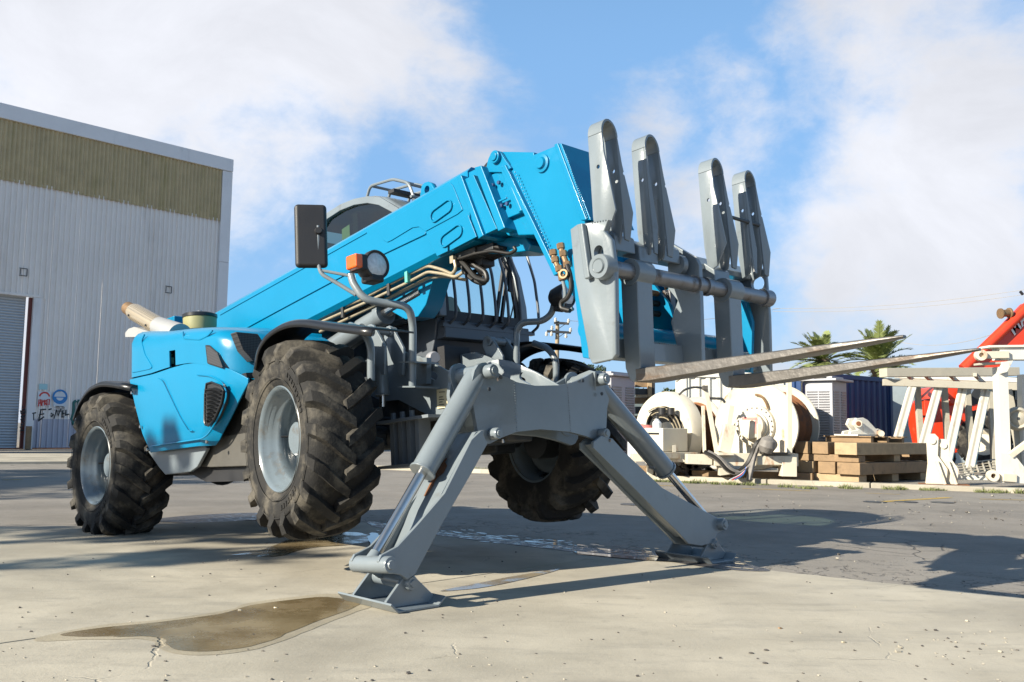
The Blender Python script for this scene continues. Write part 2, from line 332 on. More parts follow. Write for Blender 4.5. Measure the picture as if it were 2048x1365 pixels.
# ================================================================== GROUND
def N_sep(t, v):
    n = N(t, 'ShaderNodeSeparateXYZ'); t.links.new(v, n.inputs[0]); return n.outputs[0]
def ground_mat(name, kind, wet=False):
    m = bpy.data.materials.new(name); m.use_nodes = True; t = m.node_tree; p = t.nodes['Principled BSDF']; l = t.links.new
    pos = N(t, 'ShaderNodeNewGeometry').outputs['Position']
    def noise(sc, det=6, ro=.6, vec=None, dist=0.):
        n = N(t, 'ShaderNodeTexNoise', inp={'Scale': sc, 'Detail': det, 'Roughness': ro, 'Distortion': dist}); l(vec if vec else pos, n.inputs['Vector']); return n.outputs[0]
    def ramp(x, a, b, lo=0., hi=1.):
        r = N(t, 'ShaderNodeMapRange', interpolation_type='SMOOTHSTEP'); l(x, r.inputs[0]); r.inputs[1].default_value = a; r.inputs[2].default_value = b; r.inputs[3].default_value = lo; r.inputs[4].default_value = hi; return r.outputs[0]
    def mix(f, a, b):
        x = N(t, 'ShaderNodeMix', data_type='RGBA')
        for s, v in ((0, f), (6, a), (7, b)):
            if isinstance(v, tuple): x.inputs[s].default_value = v + (1,)
            elif isinstance(v, float): x.inputs[s].default_value = v
            else: l(v, x.inputs[s])
        return x.outputs[2]
    wob = vmath(t, 'ADD', pos, vmath(t, 'SCALE', N(t, 'ShaderNodeTexNoise', inp={'Scale': 1.2, 'Detail': 3}).outputs['Color']).outputs[0])
    nwob = N(t, 'ShaderNodeTexNoise', inp={'Scale': 1.6, 'Detail': 5, 'Roughness': .6}); l(pos, nwob.inputs['Vector'])
    wv = N(t, 'ShaderNodeVectorMath', operation='SCALE'); l(nwob.outputs['Color'], wv.inputs[0]); wv.inputs['Scale'].default_value = .22
    wp = vmath(t, 'ADD', pos, wv.outputs[0]).outputs[0]
    wv2 = N(t, 'ShaderNodeVectorMath', operation='SCALE'); l(nwob.outputs['Color'], wv2.inputs[0]); wv2.inputs['Scale'].default_value = 1.1
    wp2 = vmath(t, 'ADD', pos, wv2.outputs[0]).outputs[0]
    if kind == 'concrete':
        c = mix(ramp(noise(1.1, 8, .62), .32, .68), (.37, .335, .265), (.49, .445, .355))
        c = mix(ramp(noise(.45, 5, .6, dist=.6), .45, .66, 0, .6), c, (.25, .225, .18))
        st = vmath(t, 'MULTIPLY', pos, (1.0, 4.0, 1)).outputs[0]
        c = mix(ramp(noise(1.5, 7, .7, st), .50, .70, 0, .5), c, (.26, .24, .20))
        c = mix(ramp(noise(95, 3, .7), .62, .74, 0, .55), c, (.22, .20, .17))
        c = mix(ramp(noise(60, 2, .6), .66, .74, 0, .5), c, (.55, .52, .45))
        c = mix(ramp(noise(9, 6, .7), .54, .72, 0, .4), c, (.24, .22, .185))
        ck = N(t, 'ShaderNodeTexVoronoi', feature='DISTANCE_TO_EDGE', inp={'Scale': .42}); l(wp, ck.inputs['Vector'])
        cr = mth(t, 'MULTIPLY', ramp(ck.outputs[0], .0006, .0028, 1, 0), ramp(noise(.9, 3), .53, .64))
        c = mix(mth(t, 'MULTIPLY', cr, .34), c, (.14, .12, .09))
        h = mth(t, 'SUBTRACT', mth(t, 'MULTIPLY', noise(45, 6, .7), .35), cr); rough = ramp(noise(3), .3, .7, .68, .88)
        if wet:
            c = mix(ramp(noise(2.5, 6), .35, .65), (.17, .125, .065), (.26, .205, .12))
            c = mix(ramp(noise(60, 3, .7), .6, .72, 0, .5), c, (.28, .22, .13))
            rough = ramp(noise(3.5, 5, .65), .42, .60, .07, .42)
    else:
        c = mix(ramp(noise(.7, 8, .65), .32, .68), (.172, .154, .131), (.25, .224, .192))
        c = mix(ramp(noise(.16, 4, .6), .45, .7, 0, .6), c, (.30, .28, .245))
        c = mix(ramp(noise(120, 2, .7), .57, .68, 0, .7), c, (.33, .31, .28))
        c = mix(ramp(noise(75, 2, .7), .6, .7, 0, .6), c, (.06, .056, .053))
        sd_ = mth(t, 'SUBTRACT', vmath(t, 'DOT_PRODUCT', pos, (.67, .742, 0)).outputs['Value'], 6.06)
        band = mth(t, 'MULTIPLY', ramp(mth(t, 'ADD', sd_, mth(t, 'MULTIPLY', noise(.8, 4), 1.2)), 1.3, 2.3, 1, 0), ramp(N_sep(t, pos), -2.6, -1.0))
        ck = N(t, 'ShaderNodeTexVoronoi', feature='DISTANCE_TO_EDGE', inp={'Scale': 4.2, 'Randomness': 1.0}); l(wp2, ck.inputs['Vector'])
        ck2 = N(t, 'ShaderNodeTexVoronoi', feature='DISTANCE_TO_EDGE', inp={'Scale': 1.5}); l(wp, ck2.inputs['Vector'])
        cr = mth(t, 'MULTIPLY', ramp(ck.outputs[0], .012, .045, 1, 0), mth(t, 'MULTIPLY', band, ramp(noise(2.2, 4), .42, .56)))
        cr = mth(t, 'MAXIMUM', cr, mth(t, 'MULTIPLY', ramp(ck2.outputs[0], .006, .018, 1, 0), ramp(noise(.4, 3), .54, .62)))
        c = mix(mth(t, 'MULTIPLY', band, .35), c, (.30, .27, .23))
        c = mix(mth(t, 'MULTIPLY', cr, .7), c, (.045, .04, .036))
        h = mth(t, 'SUBTRACT', mth(t, 'MULTIPLY', noise(70, 4, .7), .6), cr); rough = ramp(noise(3), .3, .7, .75, .92)
        if wet:
            c = mix(.80, c, (.018, .020, .030)); rough = ramp(noise(16, 6, .75), .50, .64, .5, .08); p.inputs['Specular IOR Level'].default_value = .4
    l(c, p.inputs['Base Color']); l(rough, p.inputs['Roughness'])
    b = N(t, 'ShaderNodeBump', inp={'Strength': (.55 if kind == 'concrete' else .8) if not wet else (.22 if kind == 'concrete' else .8), 'Distance': .012}); l(h, b.inputs['Height']); l(b.outputs[0], p.inputs['Normal'])
    return m
M['concrete'] = ground_mat('dry_concrete', 'concrete'); M['wetconcrete'] = ground_mat('wet_concrete', 'concrete', True)  # concrete's own colour, dry and wet
M['asphalt'] = ground_mat('cracked_asphalt', 'asphalt'); M['wetasphalt'] = ground_mat('wet_asphalt', 'asphalt', True)
g = MB()
rings = [(-60, -40), (-8, -8)]
g.quad((-1500, -400, -.014), (1500, -400, -.014), (1500, 2500, -.014), (-1500, 2500, -.014))
struct(g.build('asphalt_ground', 'asphalt', smooth=False))
# concrete apron: three cast slabs with an open joint between them
root = bpy.data.objects.new('concrete_apron', None); C.objects.link(root); struct(root)
J0, J1 = (-4.5, 1.69), (.925, 7.335)
def ins(pts, dx, dy): return [(x + dx, y + dy) for x, y in pts]
slabA = [(-.0 + J0[0] - 4, J0[1] - 4.15), (9.0, -6), (12.5, -2.2), (3.043, 5.60), (1.6, 6.76), (J1[0] + .006, J1[1] - .006)]
slabB = [(J0[0] - 4.01, J0[1] - 4.13), (J1[0] - .006, J1[1] + .006), (-1.36, 9.44), (-2.0, 9.53), (-2.7, 9.42), (-3.41, 8.95), (-4.62, 8.56), (-19, 4.0), (-19, -4)]
for pts in (slabA, slabB):
    b = MB(); 
    # ragged outer edge
    P = []
    for i, p in enumerate(pts):
        q = pts[(i + 1) % len(pts)]; d = math.dist(p, q); n = int(d / .12) if (p[1] > 5.5 and q[1] > 4.8 and p[0] > -5 and not (pts is slabA and i == 5) and not (pts is slabB and i == 0)) else 1
        for k in range(max(n, 1)):
            t_ = k / max(n, 1); a = rnd.uniform(-.02, .02) if n > 1 and k else 0
            P.append((p[0] * (1 - t_) + q[0] * t_ + a, p[1] * (1 - t_) + q[1] * t_ + a))
    b.prism(P, -.12, 0, axis=2); b.build('slab', 'concrete', root, smooth=False)
# pale concrete apron strip in front of the shed, and the kerb lip before it
b = MB(); q = [gnd(-500, 931), gnd(470, 925), gnd(470, 912), gnd(-500, 909)]
b.prism([(p.x, p.y) for p in q], -.05, .05, axis=2); struct(b.build('concrete_path', 'concrete', smooth=False, bev=.01))
# long kerb before the storage yard
k0, k1 = Vector((-3.4, 21.75, 0)), Vector((11.5, 14.6, 0))
kroot = bpy.data.objects.new('kerb', None); C.objects.link(kroot); struct(kroot)
kd = (k1 - k0).normalized(); kl = (k1 - k0).length; kn = Vector((-kd.y, kd.x, 0))
n = 9
for i in range(n):
    a = k0 + kd * (kl * i / n + .01); c_ = k0 + kd * (kl * (i + 1) / n - .01)
    b = MB(); b.bar(a + kn * .12 + Vector((0, 0, .025)), c_ + kn * .12 + Vector((0, 0, .025)), .26, .10); b.build('kerbstone', 'concrete', kroot, bev=.015)
# yard surface behind the kerb
b = MB(); q = [k0 + kn * .25, k1 + kn * .25, k1 + kn * 40, k0 + kn * 40]
b.prism([(p.x, p.y) for p in q], -.05, .03, axis=2); struct(b.build('yard_surface', 'asphalt', smooth=False))
def sheet(name, m, pix, z, sm=1):
    P = [gnd(u, w, z) for u, w in pix]; n = len(P); out_ = []
    for i in range(n):                                     # Catmull-Rom round the outline
        a, b_, c_, d = P[i - 1], P[i], P[(i + 1) % n], P[(i + 2) % n]
        for k in range(5):
            t_ = k / 5; v = .5 * ((2 * b_) + (c_ - a) * t_ + (2 * a - 5 * b_ + 4 * c_ - d) * t_ ** 2 + (3 * b_ - a - 3 * c_ + d) * t_ ** 3)
            nn = mnoise.noise(v * 9) * .02; out_.append((v.x + nn, v.y + nn, z))
    b = MB(); b.quad(*out_); return struct(b.build(name, m, smooth=False))
M['dampconcrete'] = ground_mat('damp_concrete', 'concrete')
_t = M['dampconcrete'].node_tree; _p = _t.nodes['Principled BSDF']; _l = _p.inputs['Base Color'].links[0].from_socket
_m = N(_t, 'ShaderNodeMix', data_type='RGBA', blend_type='MULTIPLY'); _m.inputs[0].default_value = 1; _t.links.new(_l, _m.inputs[6]); _m.inputs[7].default_value = (.84, .81, .74, 1); _t.links.new(_m.outputs[2], _p.inputs['Base Color'])
sheet('damp_patch', 'dampconcrete', [(60, 1281), (190, 1252), (330, 1239), (450, 1221), (500, 1206), (590, 1194), (670, 1188), (760, 1204), (700, 1228), (620, 1260), (530, 1294), (430, 1310), (350, 1307), (315, 1292), (290, 1279), (200, 1279)], .0015)
sheet('puddle', 'wetconcrete', [(112, 1271), (200, 1256), (330, 1243), (450, 1226), (500, 1211), (590, 1199), (660, 1194), (720, 1206), (690, 1222), (610, 1252), (520, 1288), (430, 1302), (360, 1300), (330, 1286), (310, 1274), (220, 1273)], .003)
sheet('puddle', 'wetconcrete', [(457, 1111), (520, 1101), (570, 1082), (600, 1070), (680, 1064), (730, 1068), (745, 1080), (700, 1090), (620, 1096), (560, 1112), (515, 1113), (540, 1106)], .003)
sheet('puddle', 'wetconcrete', [(880, 1182), (960, 1166), (1030, 1152), (1120, 1138), (1050, 1158), (960, 1176)], .003)
sheet('wet_strip', 'wetasphalt', [(735, 1043), (800, 1052), (900, 1066), (1050, 1082), (1180, 1096), (1330, 1106), (1480, 1126), (1540, 1142), (1440, 1138), (1330, 1122), (1200, 1110), (1060, 1094), (900, 1074), (760, 1056)], .003)
sheet('wet_strip', 'wetasphalt', [(300, 1040), (400, 1030), (520, 1026), (560, 1034), (480, 1042), (380, 1046)], -.009)
b = MB(); rq = random.Random(5)
for k in range(230):
    t_ = rq.random(); u = 740 + 760 * t_; w = 1050 + 80 * t_ ** .95 + rq.gauss(0, 5) - 2; p = gnd(u, w, .0045); r_ = rq.uniform(.008, .035) * (1.6 if rq.random() < .12 else 1)
    n_ = 7; ph = rq.random() * 6; b.quad(*[(p.x + .76 * r_ * 2.2 * math.cos(2 * math.pi * i / n_ + ph) * rq.uniform(.6, 1), p.y - .64 * r_ * 1.2 * math.cos(2 * math.pi * i / n_ + ph) + r_ * .5 * math.sin(2 * math.pi * i / n_ + ph), .0045 + k * .000004) for i in range(n_)])
o = b.build('water_film', 'water', smooth=False); o['kind'] = 'stuff'
sheet('water_pool', 'water', [(1150, 1103), (1220, 1109), (1290, 1114), (1365, 1121), (1350, 1124), (1290, 1120), (1220, 1114), (1165, 1108)], .006)
sheet('water_pool', 'water', [(742, 1066), (758, 1069), (762, 1082), (748, 1092), (736, 1080)], .006)
# yellow bay markings on the asphalt
def stripe(a, c_, w=.09, z=-.010, name='road_marking', m='yellow'):
    a, c_ = Vector(a), Vector(c_); d = (c_ - a).normalized(); nn = Vector((-d.y, d.x, 0)) * w / 2
    b = MB(); b.quad(*[(p.x, p.y, z) for p in (a - nn, c_ - nn, c_ + nn, a + nn)]); return struct(b.build(name, m, smooth=False))
stripe(gnd(1484, 976), gnd(1620, 981)); stripe(gnd(1310, 970), gnd(1350, 971)); stripe(gnd(1750, 1003), gnd(1900, 994), .12); stripe(gnd(1730, 985), gnd(1800, 988), .05)
stripe(gnd(1960, 997), gnd(2080, 1000), .07); stripe(gnd(5, 959), gnd(45, 958), .08)
for u, w in ((1812, 1003), (1885, 1004), (1750, 1003), (1265, 1008)):
    p = gnd(u, w); b = MB(); b.cyl((p.x, p.y, -.013), (p.x, p.y, -.006), .16, n=18)
    struct(b.build('manhole_cover', 'dark_steel'))
# loose pebbles and grit
b = MB(); b2 = MB()
for i in range(400):
    if i < 220: u, w = rnd.uniform(0, 2048), 1365 - 320 * rnd.random() ** 1.3
    elif i < 255: u, w = rnd.gauss(1900, 80), rnd.gauss(1295, 16)
    else: u, w = rnd.uniform(1400, 2048), rnd.uniform(985, 1050)
    p = gnd(u, min(w, 1400)); s_ = rnd.uniform(.002, .006) * (1.8 if rnd.random() < .08 else 1) * (1 if i < 255 else 1.5)
    t_ = b if rnd.random() < .55 else b2
    t_.box((p.x, p.y, s_ * .3), (s_ * 2, s_ * 1.6, s_), Matrix.Rotation(rnd.random() * 3, 3, 'Z') @ Matrix.Rotation(.4, 3, 'X'))
for bb, mm in ((b, 'stone'), (b2, 'stonelight')):
    o = bb.build('grit', mm, smooth=False); o['kind'] = 'stuff'

# ================================================================== SHED
WB = Vector((-12.15, 38.9, 0)); WE = Vector((-18.05, 32.6, 0)); wd = (WE - WB).normalized()   # from the far corner toward the camera's left
wn = Vector((wd.y, -wd.x, 0));  wn = wn if wn.dot(-WB) > 0 else -wn                               # outward, toward the camera
shed = thing('warehouse', WB, 'tall corrugated steel shed with olive fibreglass band under its flashing', 'warehouse')
SX = Matrix((( wd.x, wn.x, 0, 0), (wd.y, wn.y, 0, 0), (0, 0, 1, 0), (0, 0, 0, 1)))              # local: x along wall, y outward, z up
def wl(u, w, off=0.):                                                                             # pixel -> wall coordinates
    d = ray(u, w); o = Vector((0, 0, HC)); P0 = WB + wn * off; t_ = (P0 - o).dot(wn) / d.dot(wn); q = o + d * t_ - WB
    return q.dot(wd), q.z
top = wl(447, 317)[1]; band = wl(437, 440)[1]; fl = wl(450, 330)[1]
XD0 = wl(60, 700)[0]; XD1 = wl(-420, 700)[0]; DT = wl(30, 592)[1]
def corr(x0, x1, z0, z1, per, dep, sinus=False):
    n = max(1, round((x1 - x0) / per)); per = (x1 - x0) / n; xs = []
    for i in range(n):
        a = x0 + i * per
        if sinus: xs += [(a + per * k / 6, dep / 2 * (1 - math.cos(2 * math.pi * k / 6))) for k in range(6)]
        else: xs += [(a, 0), (a + per * .45, 0), (a + per * .58, dep), (a + per * .87, dep)]
    xs.append((x1, 0))
    return MB(SX).grid([[Vector((x, y, z)) for x, y in xs] for z in (z0, z1)])
LEN = 26.
x = .42; i = 0
while x < LEN:
    w_ = .95; x1 = x + w_
    zlo = 0 if x1 <= XD0 - .25 else DT
    lo = zlo if zlo else 1.05
    corr(x, x1, lo + .002, band + .05, .19, .06).build('cladding_sheet', 'bldg', shed, smooth=False)
    if not zlo: 
        o = corr(x, x1, .05, lo + .04, .19, .06); o.v = [v + (SX @ Vector((0, .012, 0))) for v in o.v]; o.build('cladding_sheet', 'bldg_low', shed, smooth=False)
    o = corr(x, x1, band - .06, top - .3, .16, .07, True); o.v = [v + (SX @ Vector((0, .045, 0))) for v in o.v]; o.build('fibreglass_sheet', 'fibre', shed, ang=60)
    if zlo and x < XD0 - .25:
        corr(x, XD0 - .24, 1.052, DT, .19, .06).build('cladding_sheet', 'bldg', shed, smooth=False)
        corr(x, XD0 - .24, .05, 1.09, .19, .07).build('cladding_sheet', 'bldg_low', shed, smooth=False)
    x = x1 + .004; i += 1
MB(SX).span((-.02, -.3, top - .55), (LEN, .17, top)).build('roof_flashing', 'flash', shed, bev=.02)
zc = 0
for z0, z1 in ((0, 3.9), (3.91, 7.8), (7.81, top - .56)):
    MB(SX).span((-.02, -.5, z0), (.44, .13, z1)).build('corner_flashing', 'flash', shed, bev=.01)
MB(SX).span((0, -14, 0), (.02, -.5, top - .56)).build('end_wall', 'bldg', shed, smooth=False)
MB(SX).span((0.02, -14, top - .56), (LEN, -.3, top - .5)).build('roof', 'flash', shed, smooth=False)
MB(SX).span((.3, -.22, .0), (LEN, -.12, .05)).build('sill', 'maroon', shed, smooth=False)
# roller door
dr = MB(SX).span((XD0 + .16, -.26, 0), (XD1, -.24, .02)).build('roller_door', 'door', shed, smooth=False)
rows = []; zz = 0.
xs = (XD0 + .18, XD1)
pts = []
while zz < DT:
    for k in range(5): pts.append((zz + .1 * k / 5, .028 * math.sin(math.pi * k / 5)))
    zz += .1
sl = MB(SX).grid([[Vector((xx, -.2 + y, z)) for z, y in pts] for xx in xs]).build('door_curtain', 'door', dr, ang=60); sl['kind'] = 'stuff'
MB(SX).span((XD0 - .02, -.15, 0), (XD0 + .11, -.05, DT)).build('door_reveal', 'maroon', shed, smooth=False)
MB(SX).span((XD0 - .26, -.1, 0), (XD0 - .0, .07, DT + .0)).build('door_jamb', 'flash', shed, bev=.008)
MB(SX).span((XD0 - .26, -.1, DT + .01), (XD1, .07, DT + .1)).build('door_head', 'bldg', shed, bev=.008)
# wall brackets (two thin square frames)
for u, w in ((45, 545), (335, 580)):
    a, z = wl(u, w); b = MB(SX)
    for p, q in (((-.13, -.13), (.13, -.13)), ((-.13, .13), (.13, .13)), ((-.13, -.13), (-.13, .13)), ((.1, -.1), (.1, .1))):
        b.bar((a + p[0], .07, z + p[1]), (a + q[0], .07, z + q[1]), .025)
    b.build('wall_bracket', 'dark_steel', shed)
def plate(m, u0, w0, u1, w1, name, label=None, parent=None, cat=None, off=.055, th=.012):
    x0, z0 = wl(u0, w0, off); x1, z1 = wl(u1, w1, off)
    p = MB(SX).span((min(x0, x1), off, min(z0, z1)), (max(x0, x1), off + th, max(z0, z1))).build(name, m, parent, smooth=False)
    return p, (x0 + x1) / 2, (z0 + z1) / 2
def onwall(o, label, cat, group=None):
    o.location = WB; return tag(o, label, cat, group)
s1, ax_, az_ = plate('signteal', 78.5, 768, 94.5, 780, 'sign'); onwall(s1, 'small pale teal sign above the white sign with red scrawl', 'sign')
s2, bx_, bz_ = plate('signwhite', 76, 783, 101, 813, 'sign'); onwall(s2, 'white sign scrawled with red graffiti on the shed wall', 'sign')
s3, cx_, cz_ = plate('signwhite', 108, 784, 132, 814, 'sign'); onwall(s3, 'white safety sign with blue helmet disc on the shed wall', 'sign')
def stroke(pts, r, m, name, parent, off=.07):
    b = MB(SX); P = [Vector((wl(u, w, off)[0], off, wl(u, w, off)[1])) for u, w in pts]
    b.strip(P, SX.to_3x3() @ Vector((0, 0, 0)) if False else Vector((0, 0, r * 2)), .006) if False else b.tube(P, r, 5)
    return b.build(name, m, parent)
def disc(b, xc, zc_, r, y, a0=0, a1=360, r0=0):
    n = 24; P = []
    for k in range(n + 1):
        t_ = rad(a0 + (a1 - a0) * k / n); P.append((xc + r * math.cos(t_), zc_ + r * math.sin(t_)))
    if r0:
        for k in range(n, -1, -1):
            t_ = rad(a0 + (a1 - a0) * k / n); P.append((xc + r0 * math.cos(t_), zc_ + r0 * math.sin(t_)))
        for k in range(n): b.quad(*[(q[0], y, q[1]) for q in (P[k], P[k + 1], P[2 * n - k], P[2 * n + 1 - k])])
    else: b.quad(*[(q[0], y, q[1]) for q in P])
    return b
xx, zz = wl(120, 794, .07); b = MB(SX); disc(b, xx, zz, .27, .069, 0, 360, .2); disc(b, xx, zz, .2, .069, 180, 360); b.build('helmet_symbol', 'signblue', s3, smooth=False)
b = MB(SX); disc(b, xx, zz - .01, .13, .071, 190, 350); b.build('face_symbol', 'signwhite', s3, smooth=False)
b = MB(SX)
for dz, w_ in ((-.36, .3), (-.42, .34), (-.5, .36), (-.55, .28)): b.span((xx - w_ / 2, .068, zz + dz), (xx + w_ / 2, .07, zz + dz + .02))
b.build('small_print', 'ink', s3, smooth=False)
b = MB(SX); xx, zz = wl(89, 795, .07); disc(b, xx, zz, .2, .069, 10, 170, .14); b.build('red_arc', 'redink', s2, smooth=False)
for pl in ([(77, 813), (78, 800), (81, 799), (82, 812)], [(77, 807), (82, 806)], [(84, 812), (84, 800), (88, 802), (84, 806)], [(89, 811), (89, 800), (92, 801), (90, 805), (93, 811)], [(94, 800), (99, 799), (98, 810), (94, 811), (94, 800)]):
    stroke(pl, .022, 'redink', 'scrawl', s2)
# sprayed scrawl on the wall and down the door jamb
gr = [[(64, 827), (72, 826)], [(67, 828), (67, 841)], [(80, 820), (92, 819)], [(82, 820), (77, 841)], [(78, 830), (88, 828)], [(76, 843), (88, 834)], [(97, 820), (103, 818)], [(102, 827), (107, 830), (102, 834)], [(108, 838), (113, 820), (116, 832), (122, 818)], [(125, 822), (124, 835), (128, 834)], [(125, 828), (129, 827)], [(132, 820), (131, 832)], [(133, 830), (138, 829)]]
for g_ in gr: stroke(g_, .024, 'ink', 'graffiti_stroke', shed, off=.06)
for g_ in ([(45, 813), (45.5, 815)], [(47, 824), (41, 822), (42, 828), (50, 826), (50, 819), (45, 820)], [(42, 833), (50, 832), (46, 836), (42, 833)], [(41, 840), (48, 838), (44, 842), (49, 845)], [(47, 848), (42, 850)], [(46, 853), (40, 855), (44, 858), (40, 862), (47, 861)], [(42, 868), (42.5, 869.5)]):
    stroke(g_, .03, 'ink', 'graffiti_stroke', shed, off=.09)
for g_ in ([(152, 802), (147, 806), (147, 824), (143, 838), (148, 850)], [(158, 800), (156, 812), (160, 826)], [(149, 828), (156, 824)]): stroke(g_, .06, 'greenink', 'graffiti_stroke', shed, off=.06)
x0, z0 = wl(52, 897, .09); b = MB(SX); b.cyl((x0, .25, 0), (x0, .25, .82), .10, n=14); o = b.build('post', 'timber'); o.location = WB; tag(o, 'short rusty brown post beside the roller door jamb', 'post')

# ================================================================== THE BLUE TELEHANDLER
tele = thing('telehandler', MT, 'blue and grey telescopic handler standing on two front stabiliser legs with forks raised', 'telehandler')
tele.rotation_euler = MROT.to_euler()
def PM(*a): return Vector(a)
def m3p(u, w, y): return mac(u, w, 1, y)
def cut(o, cutter):
    c = cutter.build('cutter', 'grey', smooth=False)
    if o.parent: c.parent = o.parent
    md = o.modifiers.new('cut', 'BOOLEAN'); md.operation = 'DIFFERENCE'; md.object = c; md.solver = 'EXACT'
    bpy.context.view_layer.update()
    me = bpy.data.meshes.new_from_object(o.evaluated_get(bpy.context.evaluated_depsgraph_get()))
    o.modifiers.clear(); o.data = me; bpy.data.objects.remove(c)
    me.shade_smooth(); me.set_sharp_from_angle(angle=rad(35)); return o
def stadium(p, q, r, n=8):
    p, q = Vector(p), Vector(q); a = math.atan2(q[1] - p[1], q[0] - p[0]); out_ = []
    for k in range(n + 1): t_ = a + math.pi / 2 + math.pi * k / n; out_.append((p[0] + r * math.cos(t_), p[1] + r * math.sin(t_)))
    for k in range(n + 1): t_ = a - math.pi / 2 + math.pi * k / n; out_.append((q[0] + r * math.cos(t_), q[1] + r * math.sin(t_)))
    return out_
# ---- wheels
def wheel(x, side, y, seed, rot0=0.):
    """axle along y; outer side at local -y"""
    rr = random.Random(seed)
    w = bpy.data.objects.new('wheel', None); C.objects.link(w); w.parent = tele; w.location = (x, y, 0)
    if side > 0: w.rotation_euler = (0, 0, math.pi)
    prof = [(.318, .012), (.335, -.004), (.37, -.026), (.42, -.040), (.47, -.043), (.515, -.034), (.552, -.012), (.578, .025), (.594, .08), (.600, .14), (.602, .19), (.600, .24), (.594, .30), (.578, .355), (.552, .392), (.515, .414), (.47, .423), (.42, .42), (.37, .406), (.335, .384), (.318, .368)]
    b = MB().lathe(prof, (0, 0, 0), (0, 1, 0), 72)
    # raised rings and lettering blocks on the sidewall
    for r_ in (.388, .50): b.lathe([(r_, -.044), (r_ + .004, -.047), (r_ + .008, -.044)], (0, 0, 0), (0, 1, 0), 72)
    for k in range(16):
        a = rad(30 + k * 5.2 + (60 if k > 8 else 0)); r_ = .445; t_ = .008
        b.box((r_ * math.sin(a), -.0445, r_ * math.cos(a)), (.018 + .01 * rr.random(), .006, .03), Matrix.Rotation(a, 3, 'Y'))
    NL = 18
    for sgn in (1, -1):
        for i in range(NL):
            a0 = 2 * math.pi * (i + (.5 if sgn < 0 else 0)) / NL + rot0
            st = [(.215, 0.0, .603, .646, .030), (.14, .085, .599, .646, .036), (.07, .175, .590, .643, .037), (.012, .25, .570, .634, .037), (-.020, .29, .545, .612, .035), (-.040, .315, .515, .556, .028), (-.043, .325, .49, .512, .018)]
            rows = []
            for (yy, da, rb, rt, hw) in st:
                a = a0 - da if True else 0
                y_ = yy if sgn > 0 else .38 - yy
                def pt(r_, off):
                    aa = a + off / max(r_, .1); return Vector((r_ * math.sin(aa), y_, r_ * math.cos(aa)))
                dy = .014 * (1 if sgn > 0 else -1)
                hwb = hw * 1.35
                rows.append([pt(rb - .012, -hwb), pt(rt, -hw), pt(rt, hw), pt(rb - .012, hwb)])
            # outward push on the sidewall end so that the lug stands proud of it
            for k in (4, 5, 6):
                o_ = (-.018, -.02, -.006)[k - 4] * (1 if sgn > 0 else -1)
                for j in (1, 2): rows[k][j].y += o_
            b.grid(rows); b.quad(*rows[0]); b.quad(*rows[-1])
            # small studs between lugs
            for dd in (.09, .16):
                a = a0 - .12 - dd * .9 + math.pi / NL * .9; y_ = (.13 - (dd - .09) * .6); y_ = y_ if sgn > 0 else .38 - y_
                r_ = .598; b.cyl((r_ * math.sin(a), y_, r_ * math.cos(a)), ((r_ + .008) * math.sin(a), y_, (r_ + .008) * math.cos(a)), .008, .005, 6)
    o = b.build('tyre', 'rubber', w, ang=32)
    rim = MB().lathe([(.318, .375), (.335, .384), (.30, .345), (.285, .30), (.283, .12), (.300, .095), (.303, .06), (.316, .03), (.320, .006), (.338, -.002), (.343, -.014), (.336, -.020), (.326, -.012), (.312, .004), (.309, .03), (.300, .036), (.296, .06), (.270, .085), (.262, .10), (.262, .15), (.276, .17), (.276, .21), (.262, .235), (.235, .24), (.20, .225), (.175, .20), (.12, .195)], (0, 0, 0), (0, 1, 0), 64).build('rim', 'rim', w, ang=50)
    MB().lathe([(.0, .095), (.098, .095), (.108, .103), (.110, .2)], (0, 0, 0), (0, 1, 0), 36).build('hub_cap', 'rim', w)
    b = MB()
    for k in range(10):
        a = 2 * math.pi * k / 10; b.cyl((.145 * math.sin(a), .165, .145 * math.cos(a)), (.145 * math.sin(a), .20, .145 * math.cos(a)), .014, n=6)
    b.build('wheel_nuts', 'rim', w)
    b = MB().cyl((-.20, .19, .02), (-.20, .214, .02), .028, n=14); b.build('valve_opening', 'holeblack', w)
    b = MB().tube([(-.20, .20, .02), (-.22, .15, .03), (-.235, .10, .03)], .007, 6); b.build('valve', 'blackmatt', w)
    MB().cyl((0, .2, 0), (0, .36, 0), .15, n=24).build('hub', 'dark_steel', w)
    return w
XR = -3.07
w_ = wheel(0, -1, -1.177, 1, .1); w_.rotation_euler.z -= rad(8); wheel(XR, -1, -1.177, 2, .22); w_ = wheel(.28, 1, 1.29, 3, .3); w_.location.z = -.035; w_.rotation_euler.z -= rad(8); wheel(XR, 1, 1.177, 4, 0)
# ---- axles and chassis
for x in (0, XR):
    MB().cyl((x, -.95, 0), (x, .95, 0), .085, n=18).build('axle', 'dark_steel', tele)
    b = MB().lathe([(.0, -.2), (.12, -.17), (.2, -.08), (.22, 0), (.2, .08), (.12, .17), (0, .2)], (x, 0, 0), (1, 0, 0), 24); b.build('differential', 'dark_steel', tele)
    for s in (-1, 1): MB().box((x, s * .72, .0), (.24, .22, .26)).box((x + .15, s * .62, -.02), (.1, .3, .1)).build('axle_housing', 'dark_steel', tele, bev=.02)
MB().span((-3.75, -.36, .02), (.30, .36, .46)).build('chassis', 'dark_steel', tele, bev=.01)
MB().span((-2.6, -.75, -.13), (-.5, -.3, .25)).build('belly_tank', 'blackmatt', tele, bev=.02)
b = MB()
for i in range(4): b.cyl((-1.3 + i * .13, -.86, -.12), (-1.3 + i * .13, -.86, -.19), .025, n=8)
b.span((-1.4, -.95, -.14), (-.85, -.7, -.05)); b.build('belly_brackets', 'blackmatt', tele)
